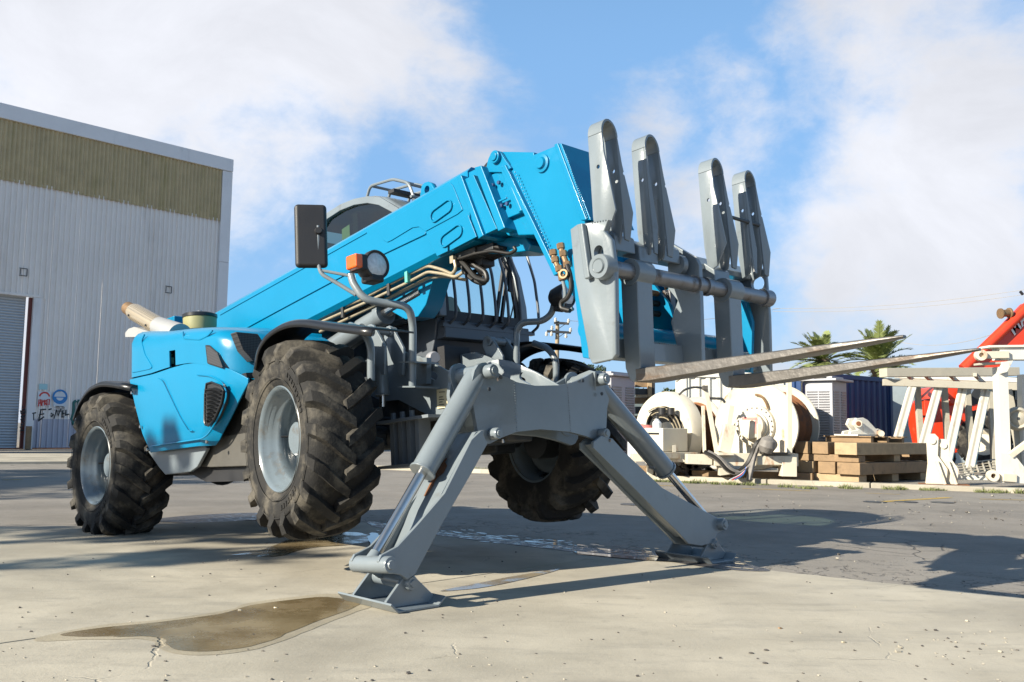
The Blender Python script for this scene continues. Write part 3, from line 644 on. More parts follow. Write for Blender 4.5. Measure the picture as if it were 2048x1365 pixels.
MB().span((-3.95, -.95, .0), (-3.62, .95, .75)).build('counterweight', 'grey_dull', tele, bev=.05)
side = trY(-.42, [(742, 698), (775, 690), (800, 700), (812, 706), (840, 713), (905, 748), (960, 765), (985, 800), (980, 850), (900, 853), (866, 836), (797, 800), (765, 803), (742, 792)])
for s in (-1, 1):
    o = MB().prism(side, s * .42, s * .40).build('chassis_side_plate', 'grey', tele)
    p = mac(864, 751, 1, -.42)
    cut(o, MB().prism(stadium((p.x - .02, p.z + .01), (p.x + .03, p.z - .012), .025), s * .5, s * .3))
MB().prism([(x, min(z, .22)) for x, z in side], -.30, .30).build('chassis_nose', 'dark_steel', tele, smooth=False)
o = MB().prism(trY(-.427, [(874, 780), (895, 777), (897, 815), (875, 818)]), -.430, -.426).build('data_plate', 'plate_cream', tele, smooth=False)
b = MB()
for k, (a, w_) in enumerate(((784, 12), (794, 8), (799, 10), (804, 7), (809, 10))):
    b.prism(trY(-.432, [(878, a), (878 + w_, a - .6), (878 + w_, a + 1.4 - .6), (878, a + 1.6)]), -.432, -.431)
b.build('data_plate_print', 'ink', o, smooth=False)['kind'] = 'stuff'
# compensating cylinders and their brackets, one each side
brk = trY(-.46, [(771.6, 660), (776, 654), (781.5, 652), (787, 655), (790, 660), (800, 677), (810, 697), (809, 752), (803, 752), (786, 721), (771, 676)])
pin = mac(782.6, 664.6, 1, -.47)
top_ = mac(756, 668, 1, -.55); b0 = mac(759, 684, 1, -.55); b1 = mac(765, 789, 1, -.55); b2 = mac(765, 814, 1, -.55)
for s in (-1, 1):
    f_ = lambda p, y=None: Vector((p.x, (p.y if y is None else y) * (-s if True else 1), p.z))
    MB().prism(brk, s * .475, s * .455).build('cylinder_bracket', 'grey', tele, bev=.004)
    MB().prism(brk, s * .63, s * .61).build('cylinder_bracket', 'grey', tele, bev=.004)
    MB().cyl((pin.x, s * .44, pin.z), (pin.x, s * .66, pin.z), .028).cyl((pin.x, s * .44, pin.z), (pin.x, s * .50, pin.z), .036).build('bracket_pin', 'grey', tele, bev=.004)
    c = MB().cyl(f_(b0), f_(b1), .047, n=24).cyl(f_(top_), f_(b0), .03).cyl(f_(b1), f_(b1 + (b1 - b0) * .03), .05).build('compensation_cylinder', 'grey', tele, bev=.004)
    MB().cyl(f_(b1), f_(b2), .022).build('rod', 'chrome', c)
# dim valve block and plates between the chassis nose and the front axle
b = MB(); p0 = mac(765, 850, 1, -.5); p1 = mac(862, 918, 1, -.5)
b.span((p0.x, -.55, p0.z), (p1.x + .05, -.3, p0.z + .02)); b.span((p0.x, -.55, p1.z - .04), (p1.x, -.3, p1.z - .02))
for k in range(4): b.span((p0.x + .08 + k * .09, -.5, p1.z - .04), (p0.x + .12 + k * .09, -.4, p0.z))
for k in range(3): b.cyl((p0.x + .1 + k * .1, -.48, p0.z), (p0.x + .1 + k * .1, -.48, p0.z + .07), .018, n=8)
b.build('axle_lock_bracket', 'grey_dull', tele)
MB().tube([m3p(770, 838, -.45), m3p(800, 840, -.45), m3p(830, 850, -.4), m3p(850, 860, -.38)], .014, 8, smooth=.05).build('hydraulic_hose', 'hose', tele)
MB().span((.3, -.12, -.1), (1.0, .12, .1)).build('front_underframe', 'dark_steel', tele, bev=.015)
# ---- engine cover
zt = lambda pts: (lambda q: (lambda x: (q[0][1] if x <= q[0][0] else q[-1][1] if x >= q[-1][0] else next(a[1] + (c_[1] - a[1]) * (x - a[0]) / (c_[0] - a[0]) for a, c_ in zip(q, q[1:]) if x <= c_[0]))))(sorted(pts))
YS = -1.14
seam = zt(trY(YS, [(258, 758), (300, 749), (335, 737), (360, 730), (385, 727), (420, 732), (445, 743), (470, 763)]))
botm = zt(trY(YS, [(258, 762), (270, 815), (284, 870), (293, 898), (300, 906)]) [-1:] + trY(YS, [(300, 906), (350, 900), (413, 889), (440, 845), (470, 765)]))
topz = zt(trY(-1.0, [(262, 668), (275, 664), (345, 664), (400, 658), (440, 656), (470, 660), (500, 665)]))
X0, X1 = mac(254, 700, 1, YS).x, -.66
# plan outline from the rear corner along the side and round the front corner
def plan(inset=0., n=6):
    pts = []
    def arc(cx, cy, r, a0, a1, k):
        for i in range(k + 1):
            a = rad(a0 + (a1 - a0) * i / k); pts.append((cx + (r - inset) * math.cos(a), cy + (r - inset) * math.sin(a)))
    pts.append((X0 + inset, -.36)); pts.append((X0 + inset, YS + .2))
    arc(X0 + .14, YS + .14, .14, 180, 270, 6)
    for k in range(1, 12): pts.append((X0 + .14 + (X1 - .32 - X0 - .14) * k / 12, YS + inset))
    arc(X1 - .32, YS + .32, .32, 270, 348, 10)
    pts.append((X1 + .05 - inset, -.36)); return pts
rows = []
for lv, (f, ins_) in enumerate([(0, 0), (.25, -.006), (.5, -.008), (.72, 0), (.84, .018), (.92, .045), (.97, .08), (1.0, .14), (1.0, .3), (1.0, .5)]):
    r = []
    P = plan(max(ins_, 0) if ins_ < .14 else .139)
    for (x, y) in P:
        if ins_ >= .14: y2 = -.36 + (y + .36) * (1 - (ins_ - .14) * 1.6); x2 = x
        else: x2, y2 = x, y
        zb = max(seam(x), .30) + .004; z = zb + (topz(x) - zb) * f
        if lv >= 8: z += .012 * (lv - 7)
        r.append(Vector((x2, min(y2, -.35), z)))
    rows.append(r)
hood = MB().grid(rows).build('bonnet', 'blue', tele, ang=60, solid=.012)
p = trY(YS - .02, [(335, 702), (347, 700), (348, 738), (336, 741)])
cut(hood, MB().prism(p, -1.3, -.8))
MB().prism(trY(-1.09, [(325, 690), (355, 690), (355, 750), (325, 750)]), -1.09, -1.06).build('latch_recess', 'blackmatt', hood, smooth=False)
b = MB(); q = [mac(u, w, 1, -1.10) for u, w in ((343, 708), (340, 716), (344, 722), (339, 730), (343, 737))]
b.tube(q, .012, 6); b.box(q[2], (.03, .03, .05)); b.build('latch', 'teal', hood)
# raised pressing lines on the bonnet
def wline(pix, y, r=.006, par=None, m='blue', name='pressed_ridge', sm=.04):
    return MB().tube([mac(u, w, 1, y) for u, w in pix], r, 6, smooth=sm).build(name, m, par or tele)
wline([(289, 670), (283, 682), (290, 710), (305, 735), (300, 738), (266, 745)], YS - .006, .007, hood)
wline([(366, 664), (367, 678), (400, 680), (416, 672), (425, 662)], YS - .004, .007, hood, sm=.03)
# lower side door
def door_rows():
    out_ = []
    xs = [X0 + .01 + (X1 - .05 - X0) * k / 22 for k in range(23)]
    pix_l = trY(YS, [(258, 760), (270, 815), (284, 868), (296, 903)]); pix_r = trY(YS, [(480, 765), (462, 800), (440, 845), (420, 880), (410, 890)])
    lx = zt([(z, x) for x, z in pix_l]); rx = zt([(z, x) for x, z in pix_r])
    zlow = botm
    nr = 12
    for j in range(nr + 1):
        f = j / nr; r = []
        for k in range(23):
            g_ = k / 22
            # bilinear in pixel-traced outline
            zt_ = seam(xs[k]) - .006
            zb_ = mac(300 + 113 * g_, 905 - 15 * g_, 1, YS).z
            z = zt_ + (zb_ - zt_) * f
            xl = lx(z); xr = rx(z); x = xl + (xr - xl) * g_
            bulge = .018 * math.sin(math.pi * min(1, max(0, g_))) ** .5 * math.sin(math.pi * min(1, f * .92 + .04)) ** .5
            y = YS + .012 - bulge + .10 * max(0, f - .75) ** 1.3 + (.12 * max(0, g_ - .86) / .14 * .5)
            r.append(Vector((x, y, z)))
        out_.append(r)
    return out_
dr_ = door_rows()
door_ = MB().grid(dr_).build('engine_side_door', 'blue', tele, ang=60, solid=.02, bev=.006)
wline([(317, 757), (325, 762), (360, 835), (377, 863), (385, 862)], YS - .022, .004, door_, sm=.05)
wline([(395, 750), (420, 752), (445, 765), (455, 790), (440, 830), (418, 868), (404, 878), (302, 893)], YS - .016, .007, door_, sm=.08)
for u, w in ((265, 786), (282, 854), (451, 772), (415, 884), (296, 900)):
    q = mac(u, w, 1, YS - .012); MB().cyl(q, q + Vector((0, -.012, 0)), .012, n=10).build('door_bolt', 'chrome', door_)
# vents
gl = trY(YS - .03, [(414, 768), (424, 765), (442, 772), (448, 782), (444, 806), (430, 838), (418, 852), (412, 850), (410, 842), (411, 790)])
v = MB().prism(gl, YS - .03, YS + .02).build('side_grille', 'blackmatt', tele, bev=.006)
for k in range(9):
    f = k / 8; l_, r_ = (412, 776 + 64 * f), (446 - 20 * f ** 1.4, 782 + 58 * f)
    MB().strip([mac(l_[0], l_[1] + 3, 1, YS - .036), mac((l_[0] + r_[0]) / 2, (l_[1] + r_[1]) / 2 - 2, 1, YS - .042), mac(r_[0] - 2, r_[1], 1, YS - .036)], (0, .03, .012), .006).build('grille_slat', 'blackplastic', v)
b = MB().tube([Vector((x, YS - .034, z)) for x, z in gl + gl[:1]], .008, 8); b.build('grille_frame', 'blackplastic', v)
MB().prism(trY(YS - .014, [(412, 692), (419, 692), (434, 706), (445, 736), (416, 727)]), YS - .016, YS + .05).build('vent_mesh_small', 'mesh', hood, bev=.003)
wline([(412, 692), (419, 692), (434, 706), (445, 736), (416, 727), (412, 692)], YS - .014, .005, hood, 'blackmatt', 'vent_rim', .01)
MB().prism(trX(X1 + .035, [(472, 664), (516, 668), (530, 690), (528, 722), (506, 722), (486, 700)]), X1 + .035, X1 - .05, axis=0).build('front_vent_mesh', 'mesh', hood, bev=.004)
MB().prism(trX(X1 + .06, [(492, 746), (515, 745), (515, 755), (494, 756)]), X1 + .06, X1 - .02, axis=0).build('front_slot', 'blackmatt', hood)
# inner engine bay, lower skirts
MB().span((X0 + .2, -1.0, .1), (X1 - .1, -.36, .75)).build('engine_block', 'blackmatt', tele)
MB().prism(trY(-1.04, [(300, 903), (414, 890), (419, 897), (399, 934), (385, 944), (335, 950), (322, 935)]), -1.06, -1.03).build('lower_skirt', 'grey', tele, bev=.008)
MB().prism(trY(-.98, [(415, 760), (520, 762), (520, 932), (425, 935), (398, 932), (410, 880), (440, 830)]), -1.0, -.95).build('rear_skirt', 'skirt', tele, bev=.008)
MB().prism(trY(-.9, [(395, 934), (510, 930), (505, 962), (425, 964), (395, 948)]), -.95, -.4).build('underside_tray', 'blackmatt', tele)
# hinge block, filler and exhaust on the bonnet
q = mac(350, 645, 1, -.62); MB().box(q, (.22, .12, .08)).build('rear_boom_pivot', 'blue', tele, bev=.012)
c0 = mac(400, 657, 1, -.62); ax = Vector((0, 0, 1))
k_ = MB().lathe([(0, -.02), (.135, -.02), (.14, .02), (.142, .085), (.138, .09)], c0, ax, 36).build('air_filter_housing', 'khaki', tele)
MB().lathe([(.138, .09), (.147, .092), (.147, .118), (.13, .128), (0, .13)], c0, ax, 36).build('filter_lid', 'blackplastic', k_)
MB().cyl(c0 + Vector((0, 0, .13)), c0 + Vector((0, 0, .155)), .02, n=8).build('wing_nut', 'steel', k_)
e0, e1, e2 = mac(360, 672, 1, -.85), mac(322, 655, 1, -.85), mac(256, 617, 1, -.85)
ex = MB().cyl(e0, e1 + (e1 - e0) * .1, .105, .085, 26).build('exhaust_shroud', 'exh', tele)
b = MB(); d_ = (e2 - e1)
b.lathe([(.072, 0), (.08, .01), (.08, d_.length * .78), (.074, d_.length * .82)], e1, d_, 28); b.build('heat_shield', 'perf', ex)
MB().cyl(e1, e2, .062, n=20, cap=False).cyl(e1 - d_ * .02, e1 + d_ * .03, .085).build('exhaust_pipe', 'fitting', ex)
for f in (.18, .7): q = e1 + d_ * f + Vector((0, -.078, -.02)); MB().cyl(q, q + Vector((0, -.01, 0)), .01, n=8).build('shield_bolt', 'dark_steel', ex)
MB().prism(trY(-.8, [(272, 668), (278, 660), (290, 656), (330, 668), (330, 676), (272, 676)]), -.9, -.75).build('exhaust_bracket', 'exh', tele)
# ---- mudguards
def guard(pix, y0, y1, ypix):
    P = trY(ypix, pix)
    P3 = fillet([Vector((x, 0, z)) for x, z in P], .12)
    rows = [[Vector((p.x, y, p.z)) for p in P3] for y in (y0, (y0 * 3 + y1) / 4, (y0 + y1) / 2, y1)]
    # rounded outer shoulder
    n_ = len(P3)
    lip = []
    for i, p in enumerate(P3):
        t_ = (P3[min(i + 1, n_ - 1)] - P3[max(i - 1, 0)]).normalized(); nn = Vector((-t_.z, 0, t_.x)); nn = nn if nn.z > 0 or (abs(nn.z) < .3 and nn.x > 0) else -nn
        s_ = 1 if y0 < 0 else -1
        lip.append((Vector((p.x, y0 - s_ * .02, p.z)) - nn * .012, Vector((p.x, y0 - s_ * .026, p.z)) - nn * .045))
    rows = [[a[1] for a in lip], [a[0] for a in lip]] + rows
    return MB().grid(rows)
fg = [(507, 738), (512, 700), (528, 672), (552, 652), (580, 641), (610, 640), (660, 648), (700, 652), (745, 658)]
guard(fg, -1.18, -.90, -1.2).build('mudguard', 'blackplastic', tele, ang=60, solid=.012)
rg = [(146, 836), (156, 806), (176, 775), (200, 763), (225, 764), (262, 772)]
guard(rg, -1.18, -.80, -1.2).build('mudguard', 'blackplastic', tele, ang=60, solid=.012)
fm = trY(-1.2, fg)
guard(fg, -1.18, -.80, -1.2)  # shape reused for the far side
o = MB(); g_ = guard(fg, -1.18, -.90, -1.2); o.v = [Vector((v.x, -v.y, v.z)) for v in g_.v]; o.f = g_.f; o.build('mudguard', 'blackplastic', tele, ang=60, solid=.012)
o = MB(); g_ = guard(rg, -1.18, -.80, -1.2); o.v = [Vector((v.x, -v.y, v.z)) for v in g_.v]; o.f = g_.f; o.build('mudguard', 'blackplastic', tele, ang=60, solid=.012)
for s in (-1, 1):
    q = [mac(700, 652, 1, -.86), mac(728, 664, 1, -.86), mac(742, 690, 1, -.86), mac(742, 762, 1, -.86)]
    q = [Vector((v.x, v.y * -s, v.z)) for v in q]
    MB().tube(q, .026, 12, smooth=.09).build('mudguard_support', 'grey', tele)
    MB().tube([Vector((.0, s * 1.0, .62)), Vector((-.12, s * .9, .5)), Vector((-.1, s * .5, .3))], .02, 8, smooth=.08).build('mudguard_stay', 'dark_steel', tele)
# ---- boom
BU = lambda x: 1.642 + .1 * x
BL = lambda x: 1.120 + .115 * x
def sect(x, y0, y1, zl, zu, ch):
    return [Vector((x, y0, zl + ch)), Vector((x, y0, zu - ch)), Vector((x, y0 + ch, zu)), Vector((x, y1 - ch, zu)), Vector((x, y1, zu - ch)), Vector((x, y1, zl + ch)), Vector((x, y1 - ch, zl)), Vector((x, y0 + ch, zl))]
Y0, Y1 = -.30, .08
rings_ = [sect(x, Y0, Y1, BL(x), BU(x), .035) for x in (-3.3, -2, -1, 0, .95)]
b = MB()
for r in rings_: r.append(r[0].copy())
b.grid(rings_); b.quad(*rings_[0][:8]); b.quad(*rings_[-1][:8])
boom = b.build('outer_boom', 'blue', tele, bev=.008)
def onboom(name, pix, m='blue', y=Y0, th=.007, bev=.003, par=None, **k):
    return MB().prism(trY(y - th, pix), y - th, y + .004).build(name, m, par or boom, bev=bev, **k)
bl = trY(Y0 - .004, [(430, 690), (560, 619), (640, 576), (770, 506), (852, 467)])
MB().strip([Vector((x, Y0 - .005, z)) for x, z in bl], (0, .012, 0), .016).build('weld_ridge', 'blue', boom, bev=.004)
ul = [(x, BU(x) - .07) for x in (-2.5, -.2)]
MB().strip([Vector((x, Y0 - .003, z)) for x, z in ul], (0, .008, 0), .010).build('pressed_ridge', 'blue', boom, bev=.003)
onboom('reinforcement_plate', [(753, 457), (766, 481), (774, 485), (783, 481), (824, 456), (837, 454), (851, 463), (914, 429), (925, 420), (906, 372), (900, 366)])
onboom('reinforcement_plate', [(853, 473), (874, 513), (895, 503), (895, 492), (899, 492), (899, 502), (953, 474), (936, 430)])
def slot(a, c_, r):
    p, q = mac(a[0], a[1], 1, Y0 - .014), mac(c_[0], c_[1], 1, Y0 - .014)
    P = stadium((p.x, p.z), (q.x, q.z), r); P.append(P[0])
    MB().tube([Vector((x, Y0 - .014, z)) for x, z in P], .0055, 6).build('slot_pressing', 'blue', boom)
slot((869, 432), (895, 413), .042); slot((889, 482), (915, 463), .042)
def collar(pix, y0, y1, th=.0):
    return MB().prism(trY(y0, pix), y0, y1).build('boom_collar', 'blue', boom, bev=.006)
collar([(912, 353), (922, 350), (967, 471), (958, 477)], Y0 - .06, Y1 + .03)
collar([(948, 335), (962, 331), (1010, 456), (996, 463)], Y0 - .065, Y1 + .03)
onboom('wear_pad_cover', [(923, 362), (947, 350), (994, 458), (968, 470)], th=.035)
MB().prism(trY(Y0 + .01, [(905, 362), (955, 337), (1003, 460), (955, 478)]), Y0 + .01, Y1 - .01).build('boom_end_box', 'blue', boom)
st2 = MB().prism(trY(-.26, [(940, 352), (1015, 322), (1085, 470), (1015, 472), (990, 440)]), -.26, .04).build('inner_boom', 'blue', tele, bev=.01)
MB().prism(trY(-.295, [(971, 362), (975, 353), (1000, 342), (1002, 334), (1009, 333), (1046, 424), (1012, 438), (1004, 434)]), -.295, -.255).build('wear_pad_cover', 'blue', st2, bev=.006)
MB().prism(trY(-.31, [(1001, 334), (1008, 332), (1047, 422), (1040, 426)]), -.325, .09).build('boom_collar', 'blue', st2, bev=.005)
for (u, w) in ((935, 381), (947, 376), (960, 439), (971, 435), (985.6, 371), (997.6, 365.5), (1003, 412), (1014, 408)):
    q = mac(u, w, 1, Y0 - .02); MB().lathe([(0, 0), (.012, 0), (.014, .014)], q + Vector((0, -.008, 0)), (0, 1, 0), 10).build('pad_bolt', 'navy', st2 if u > 980 else boom)
for pts in ([(940, 421), (969, 410)], [(996, 404), (1014, 396)]):
    MB().strip([mac(u, w, 1, Y0 - .024) for u, w in pts], (0, .012, 0), .014).build('weld_ridge', 'blue', boom, bev=.004)
# weld beads that glitter along the collars
for line in ([(921, 366), (963, 468)], [(957, 345), (1004, 455)], [(1018, 345), (1052, 420)], [(1030, 345), (1116, 540)], [(1132, 310), (1176, 440)]):
    a, c_ = mac(*line[0], 1, Y0 - .022), mac(*line[1], 1, Y0 - .022); b = MB(); n_ = 30
    for k in range(n_):
        p = a.lerp(c_, k / n_); b.lathe([(0, -.004), (.004, -.002), (.005, .003)], p, (0, 1, .2), 6)
    b.build('weld_bead', 'blue', boom)
lug = trY(-.31, [(970, 345), (976, 318), (982, 305), (990, 301), (1000, 303), (1008, 316), (1022, 336), (1010, 345)])
for y in (-.31, .05): MB().prism(lug, y, y + .025).build('pin_lug', 'blue', st2, bev=.005)
q = mac(989, 314, 1, -.33); MB().cyl((q.x, -.335, q.z), (q.x, .10, q.z), .042, n=22).cyl((q.x, -.345, q.z), (q.x, -.33, q.z), .028).build('pin', 'blue', st2, bev=.004)
MB().cyl((q.x - .16, -.16, q.z - .05), (q.x + .05, -.16, q.z + .0), .05, n=18).build('extension_cylinder', 'steel', tele)
MB().tube([Vector((q.x - .26, -.2, q.z - .1)), Vector((q.x - .24, -.2, q.z + .0)), Vector((q.x - .17, -.2, q.z + .04)), Vector((q.x - .08, -.2, q.z + .0))], .022, 10, smooth=.06).build('hose', 'hose', tele)
MB().prism([(q.x + .02, q.z + .04), (q.x + .30, q.z - .05), (q.x + .30, q.z - .13), (q.x, q.z - .1)], -.28, .05).build('head_cover', 'blue', tele, bev=.006)
# lifting eye
e = trY(-.2, [(841, 398), (845, 372), (851, 366), (858, 364), (865, 367), (871, 378), (877, 386)])
o = MB().prism(e, -.21, -.17).build('lifting_eye', 'blue', boom, bev=.005); q = mac(856, 380, 1, -.2)
cut(o, MB().cyl((q.x, -.3, q.z), (q.x, -.1, q.z), .028))
# head
hp = [(1011, 334), (1024, 328), (1118, 289), (1172, 440), (1205, 560), (1183, 640), (1150, 600), (1118, 552), (1090, 509)]
head = MB().prism(trY(-.29, hp), -.29, -.265).build('boom_head', 'blue', tele, bev=.005)
MB().prism(trY(-.29, hp), .045, .07).build('head_side_plate', 'blue', head, bev=.005)
def hstrip(pix, y0=-.265, y1=.045, name='head_plate'): return MB().prism(trY(-.28, pix), y0, y1).build(name, 'blue', head)
hstrip([(1022, 330), (1116, 291), (1117, 296), (1024, 335)]); hstrip([(1104, 298), (1110, 296), (1196, 560), (1188, 560)]); hstrip([(1017, 336), (1022, 334), (1120, 548), (1114, 550)]); hstrip([(1112, 545), (1118, 542), (1186, 640), (1180, 642)])
for y0, y1 in ((-.325, -.265), (.045, .10)):
    MB().prism(trY(-.3, [(1113, 291), (1121, 288), (1179, 441), (1167, 443)]), y0, y1).build('head_flange', 'blue', head, bev=.005)
    MB().prism(trY(-.3, [(1007, 335), (1016, 331), (1122, 548), (1113, 553)]), y0, y1).build('head_flange', 'blue', head, bev=.005)
MB().prism(trY(-.3, [(1120, 289), (1126, 288), (1185, 441), (1179, 441)]), -.315, .09).build('head_front_edge', 'blue', head, bev=.003)
q = mac(1083, 327, 1, -.3); MB().lathe([(0, -.03), (.032, -.03), (.036, -.022), (.04, -.015), (.056, -.012), (.060, .01)], (q.x, -.29, q.z), (0, 1, 0), 30).build('head_boss', 'blue', head)
# under-boom bracket, lift cylinder
MB().prism(trY(-.12, [(800, 545), (912, 498), (870, 562), (856, 610), (840, 634), (815, 640), (780, 620), (770, 590)]), -.14, .02).build('lift_bracket', 'blue', tele, bev=.008)
c0, c1, c2 = mac(640, 712, 1, -.11), mac(762, 632, 1, -.11), mac(846, 583, 1, -.11)
lc = MB().cyl(c0, c1, .078, n=26).cyl(c1, c1 + (c2 - c1) * .12, .09, n=26).build('lift_cylinder', 'grey', tele, bev=.004)
MB().cyl(c1, c2, .045, n=20).build('rod', 'chrome', lc)
MB().cyl(mac(755, 650, 1, .1), mac(700, 690, 1, .1), .05).build('tilt_cylinder', 'grey', tele)
q = mac(718, 666, 1, -.2); MB().cyl(q, q + Vector((.06, 0, .035)), .035).build('port_boss', 'grey', lc)
# pipes and hoses beneath the boom
def pipe(pix, y, r, m='pipe', name='hydraulic_pipe', sm=.04, par=None):
    ys = y if isinstance(y, (list, tuple)) else [y] * len(pix)
    return MB().tube([mac(u, w, 1, yy) for (u, w), yy in zip(pix, ys)], r, 10, smooth=sm).build(name, m, par or tele)
pipe([(600, 650), (630, 636), (722, 600), (809, 553), (856, 532), (885, 540), (904, 549), (912, 538), (909, 521)], -.25, .0115)
pipe([(610, 660), (648, 642), (735, 604), (817, 565), (856, 544), (885, 548), (912, 555), (926, 545)], -.25, .0115)
pipe([(640, 664), (740, 616), (822, 574), (858, 556), (890, 553), (930, 560)], -.2, .0115)
pipe([(640, 655), (742, 608), (822, 570)], -.12, .014, 'hose', 'hydraulic_hose')
for u, w in ((686, 624), (778, 579)):
    q = mac(u, w, 1, -.26); MB().box(q, (.03, .02, .09)).build('pipe_clamp', 'dark_steel', tele)
q = mac(815, 552, 1, -.27); MB().box(q, (.03, .03, .10)).build('pipe_clamp', 'teal', tele)
q = mac(906, 520, 1, -.25); MB().box(q, (.035, .03, .05)).build('pipe_union', 'pipe', tele)
for pix, y, r in (([(905, 512), (930, 530), (950, 556), (975, 563), (972, 545), (955, 535)], -.2, .018), ([(915, 505), (930, 545), (948, 562), (968, 568), (974, 555), (960, 540), (935, 520)], -.15, .018), ([(905, 500), (925, 520), (945, 550), (960, 555), (966, 540), (950, 520), (1000, 508)], -.1, .017), ([(912, 520), (950, 508), (985, 502), (1020, 508), (1032, 500), (1028, 495)], -.22, .012), ([(925, 545), (950, 545), (965, 530), (990, 515), (1015, 505)], -.05, .016), ([(900, 495), (935, 498), (980, 492), (1010, 498)], -.18, .016), ([(915, 500), (925, 535), (935, 548)], -.1, .016)):
    pipe(pix, y, r, 'hose', 'hydraulic_hose')
b = MB()
for (u, w, y, d_) in ((945, 512, -.15, (.2, .14, .06)), (985, 503, -.1, (.22, .2, .05)), (925, 520, -.12, (.08, .12, .1)), (965, 525, -.08, (.12, .12, .07))): b.box(mac(u, w, 1, y), d_)
b.build('hose_bracket', 'dark_steel', tele, bev=.006)
MB().prism(trY(-.2, [(960, 478), (1040, 470), (1053, 488), (1048, 500), (1030, 503), (900, 508), (905, 498)]), -.16, .04).build('boom_underguide', 'blue', tele, bev=.01)
# ---- quick hitch (blue)
qa = [(1143, 512), (1150, 600), (1165, 716), (1214, 723), (1218, 600), (1200, 520), (1160, 470)]
h_ = trY(-.79, qa)
qh = MB().prism(h_, -.79, -.76).build('quick_hitch', 'blue', tele, bev=.005)
MB().prism(h_, .54, .57).build('hitch_side_plate', 'blue', qh, bev=.005)
MB().cyl((2.27, -.76, .385), (2.27, .60, .385), .05, n=20).build('locking_cylinder', 'blue', qh)
MB().cyl((2.27, -.76, .72), (2.27, .55, .72), .035, n=20).build('hitch_cross_tube', 'blue', qh)
b = MB()
for y in (-.24, -.02, .12): b.prism([(1.85, .70), (1.95, .42), (2.25, .34), (2.3, .45), (2.28, .58), (2.05, .9)], y, y + .025)
b.span((2.02, -.5, .46), (2.08, .5, .58)); b.build('hitch_web', 'blue', qh)
for k, (z, m) in enumerate(((.66, 'fitting'), (.60, 'hose'), (.54, 'hose'))): MB().cyl((2.2, -.3, z), (2.2, .14 + k * .04, z), .017, n=10).build('hydraulic_hose', m, tele)
q = mac(1318, 618, 0, 2.22); MB().box((2.22, .06, .62), (.06, .05, .13)).build('coupler_block', 'steel', tele, bev=.004)
MB().tube([(2.2, -.3, .74), (2.2, -.12, .78), (2.2, .03, .77), (2.22, .05, .69)], .011, 8, smooth=.04).build('hydraulic_hose', 'fitting', tele)
# hoses and couplings beside the head
for pix, m, r in (([(1106, 506), (1110, 520), (1118, 538), (1124, 556)], 'fitting', .016), ([(1121, 493), (1126, 508), (1134, 530)], 'fitting', .017)):
    pipe(pix, -.36, r, m, 'hose_coupling', .0)
    for (u, w) in pix: q = mac(u, w, 1, -.36); MB().cyl(q + Vector((0, 0, .016)), q + Vector((.004, 0, -.016)), .024, n=6).build('hose_coupling', m, tele)
pipe([(1124, 556), (1129, 575), (1131, 592), (1126, 606), (1124, 618), (1134, 624), (1146, 618)], -.36, .011, 'grey', 'hydraulic_hose')
pipe([(1134, 530), (1141, 550), (1143, 580), (1134, 598), (1122, 604), (1122, 617), (1140, 622)], -.38, .014, 'hose', 'hydraulic_hose')
q = mac(1129, 549, 1, -.40); MB().lathe([(.018, -.02), (.028, -.02), (.028, .02)], q, (-.3, 1, 0), 16).build('hose_coupling', 'fitting', tele)
# ---- fork carriage (grey)
XC = 2.49
lp = trY(-.88, [(1140, 459), (1154, 449), (1174, 446), (1216, 439), (1208, 463), (1221, 479), (1229, 533), (1231, 710), (1224, 719), (1184, 728), (1179, 718), (1150, 560)])
car = MB().prism(lp, -.88, -.845).build('fork_carriage', 'grey', tele, bev=.006)
qs, qe = mac(1197, 503, 1, -.88), mac(1199, 520, 1, -.88)
cut(car, MB().prism(stadium((qs.x, qs.z), (qe.x, qe.z), .03), -1, -.7))
MB().prism(trY(-.90, [(1157, 450), (1168, 447), (1183, 556), (1172, 560)]), -.915, -.88).build('hook_rib', 'grey', car, bev=.008)
q = mac(1198, 533, 1, -.93); MB().lathe([(0, -.06), (.030, -.06), (.034, -.05), (.040, -.055), (.058, -.055), (.062, -.045), (.062, .02)], (q.x, -.88, q.z), (0, 1, 0), 30).build('shaft_end_boss', 'grey', car)
xs_, zs_ = q.x, q.z
cp = trY(-.13, [(1335, 482), (1349, 490), (1392, 516), (1399, 530), (1406, 742), (1366, 738), (1342, 645), (1356, 602), (1337, 578)])
MB().prism(cp, -.135, -.10).build('carriage_plate', 'grey', car, bev=.005)
rp = trY(.63, [(1494, 546), (1521, 535), (1533, 548), (1540, 634), (1543, 757), (1508, 760), (1492, 705), (1462, 594), (1476, 560)])
o = MB().prism(rp, .62, .65).build('carriage_plate', 'grey', car, bev=.005); q = mac(1517, 568, 1, .63)
cut(o, MB().cyl((q.x, .5, q.z), (q.x, .8, q.z), .045))
zt1, zt0 = mac(1340, 492, 0, 2.45).z, mac(1340, 520, 0, 2.45).z
MB().prism([(2.36, zt0 - .01), (2.44, zt0 - .01), (2.44, zt1 - .06), (2.39, zt1), (2.36, zt1)], -.845, .62).build('top_rail', 'grey', car, bev=.006)
zb1, zb0 = mac(1291, 684, 0, 2.42).z, mac(1293, 722, 0, 2.42).z
MB().span((2.35, -.845, zb0), (2.42, .62, zb1)).build('bottom_rail', 'grey', car, bev=.006)
sh = MB().cyl((xs_, -.86, zs_), (xs_, .64, zs_), .042, n=24).build('fork_shaft', 'steel', car)
for y in (-.14, -.05, .56, .6): MB().cyl((xs_, y, zs_), (xs_, y + .04, zs_), .052, n=22).build('shaft_collar', 'steel', sh)
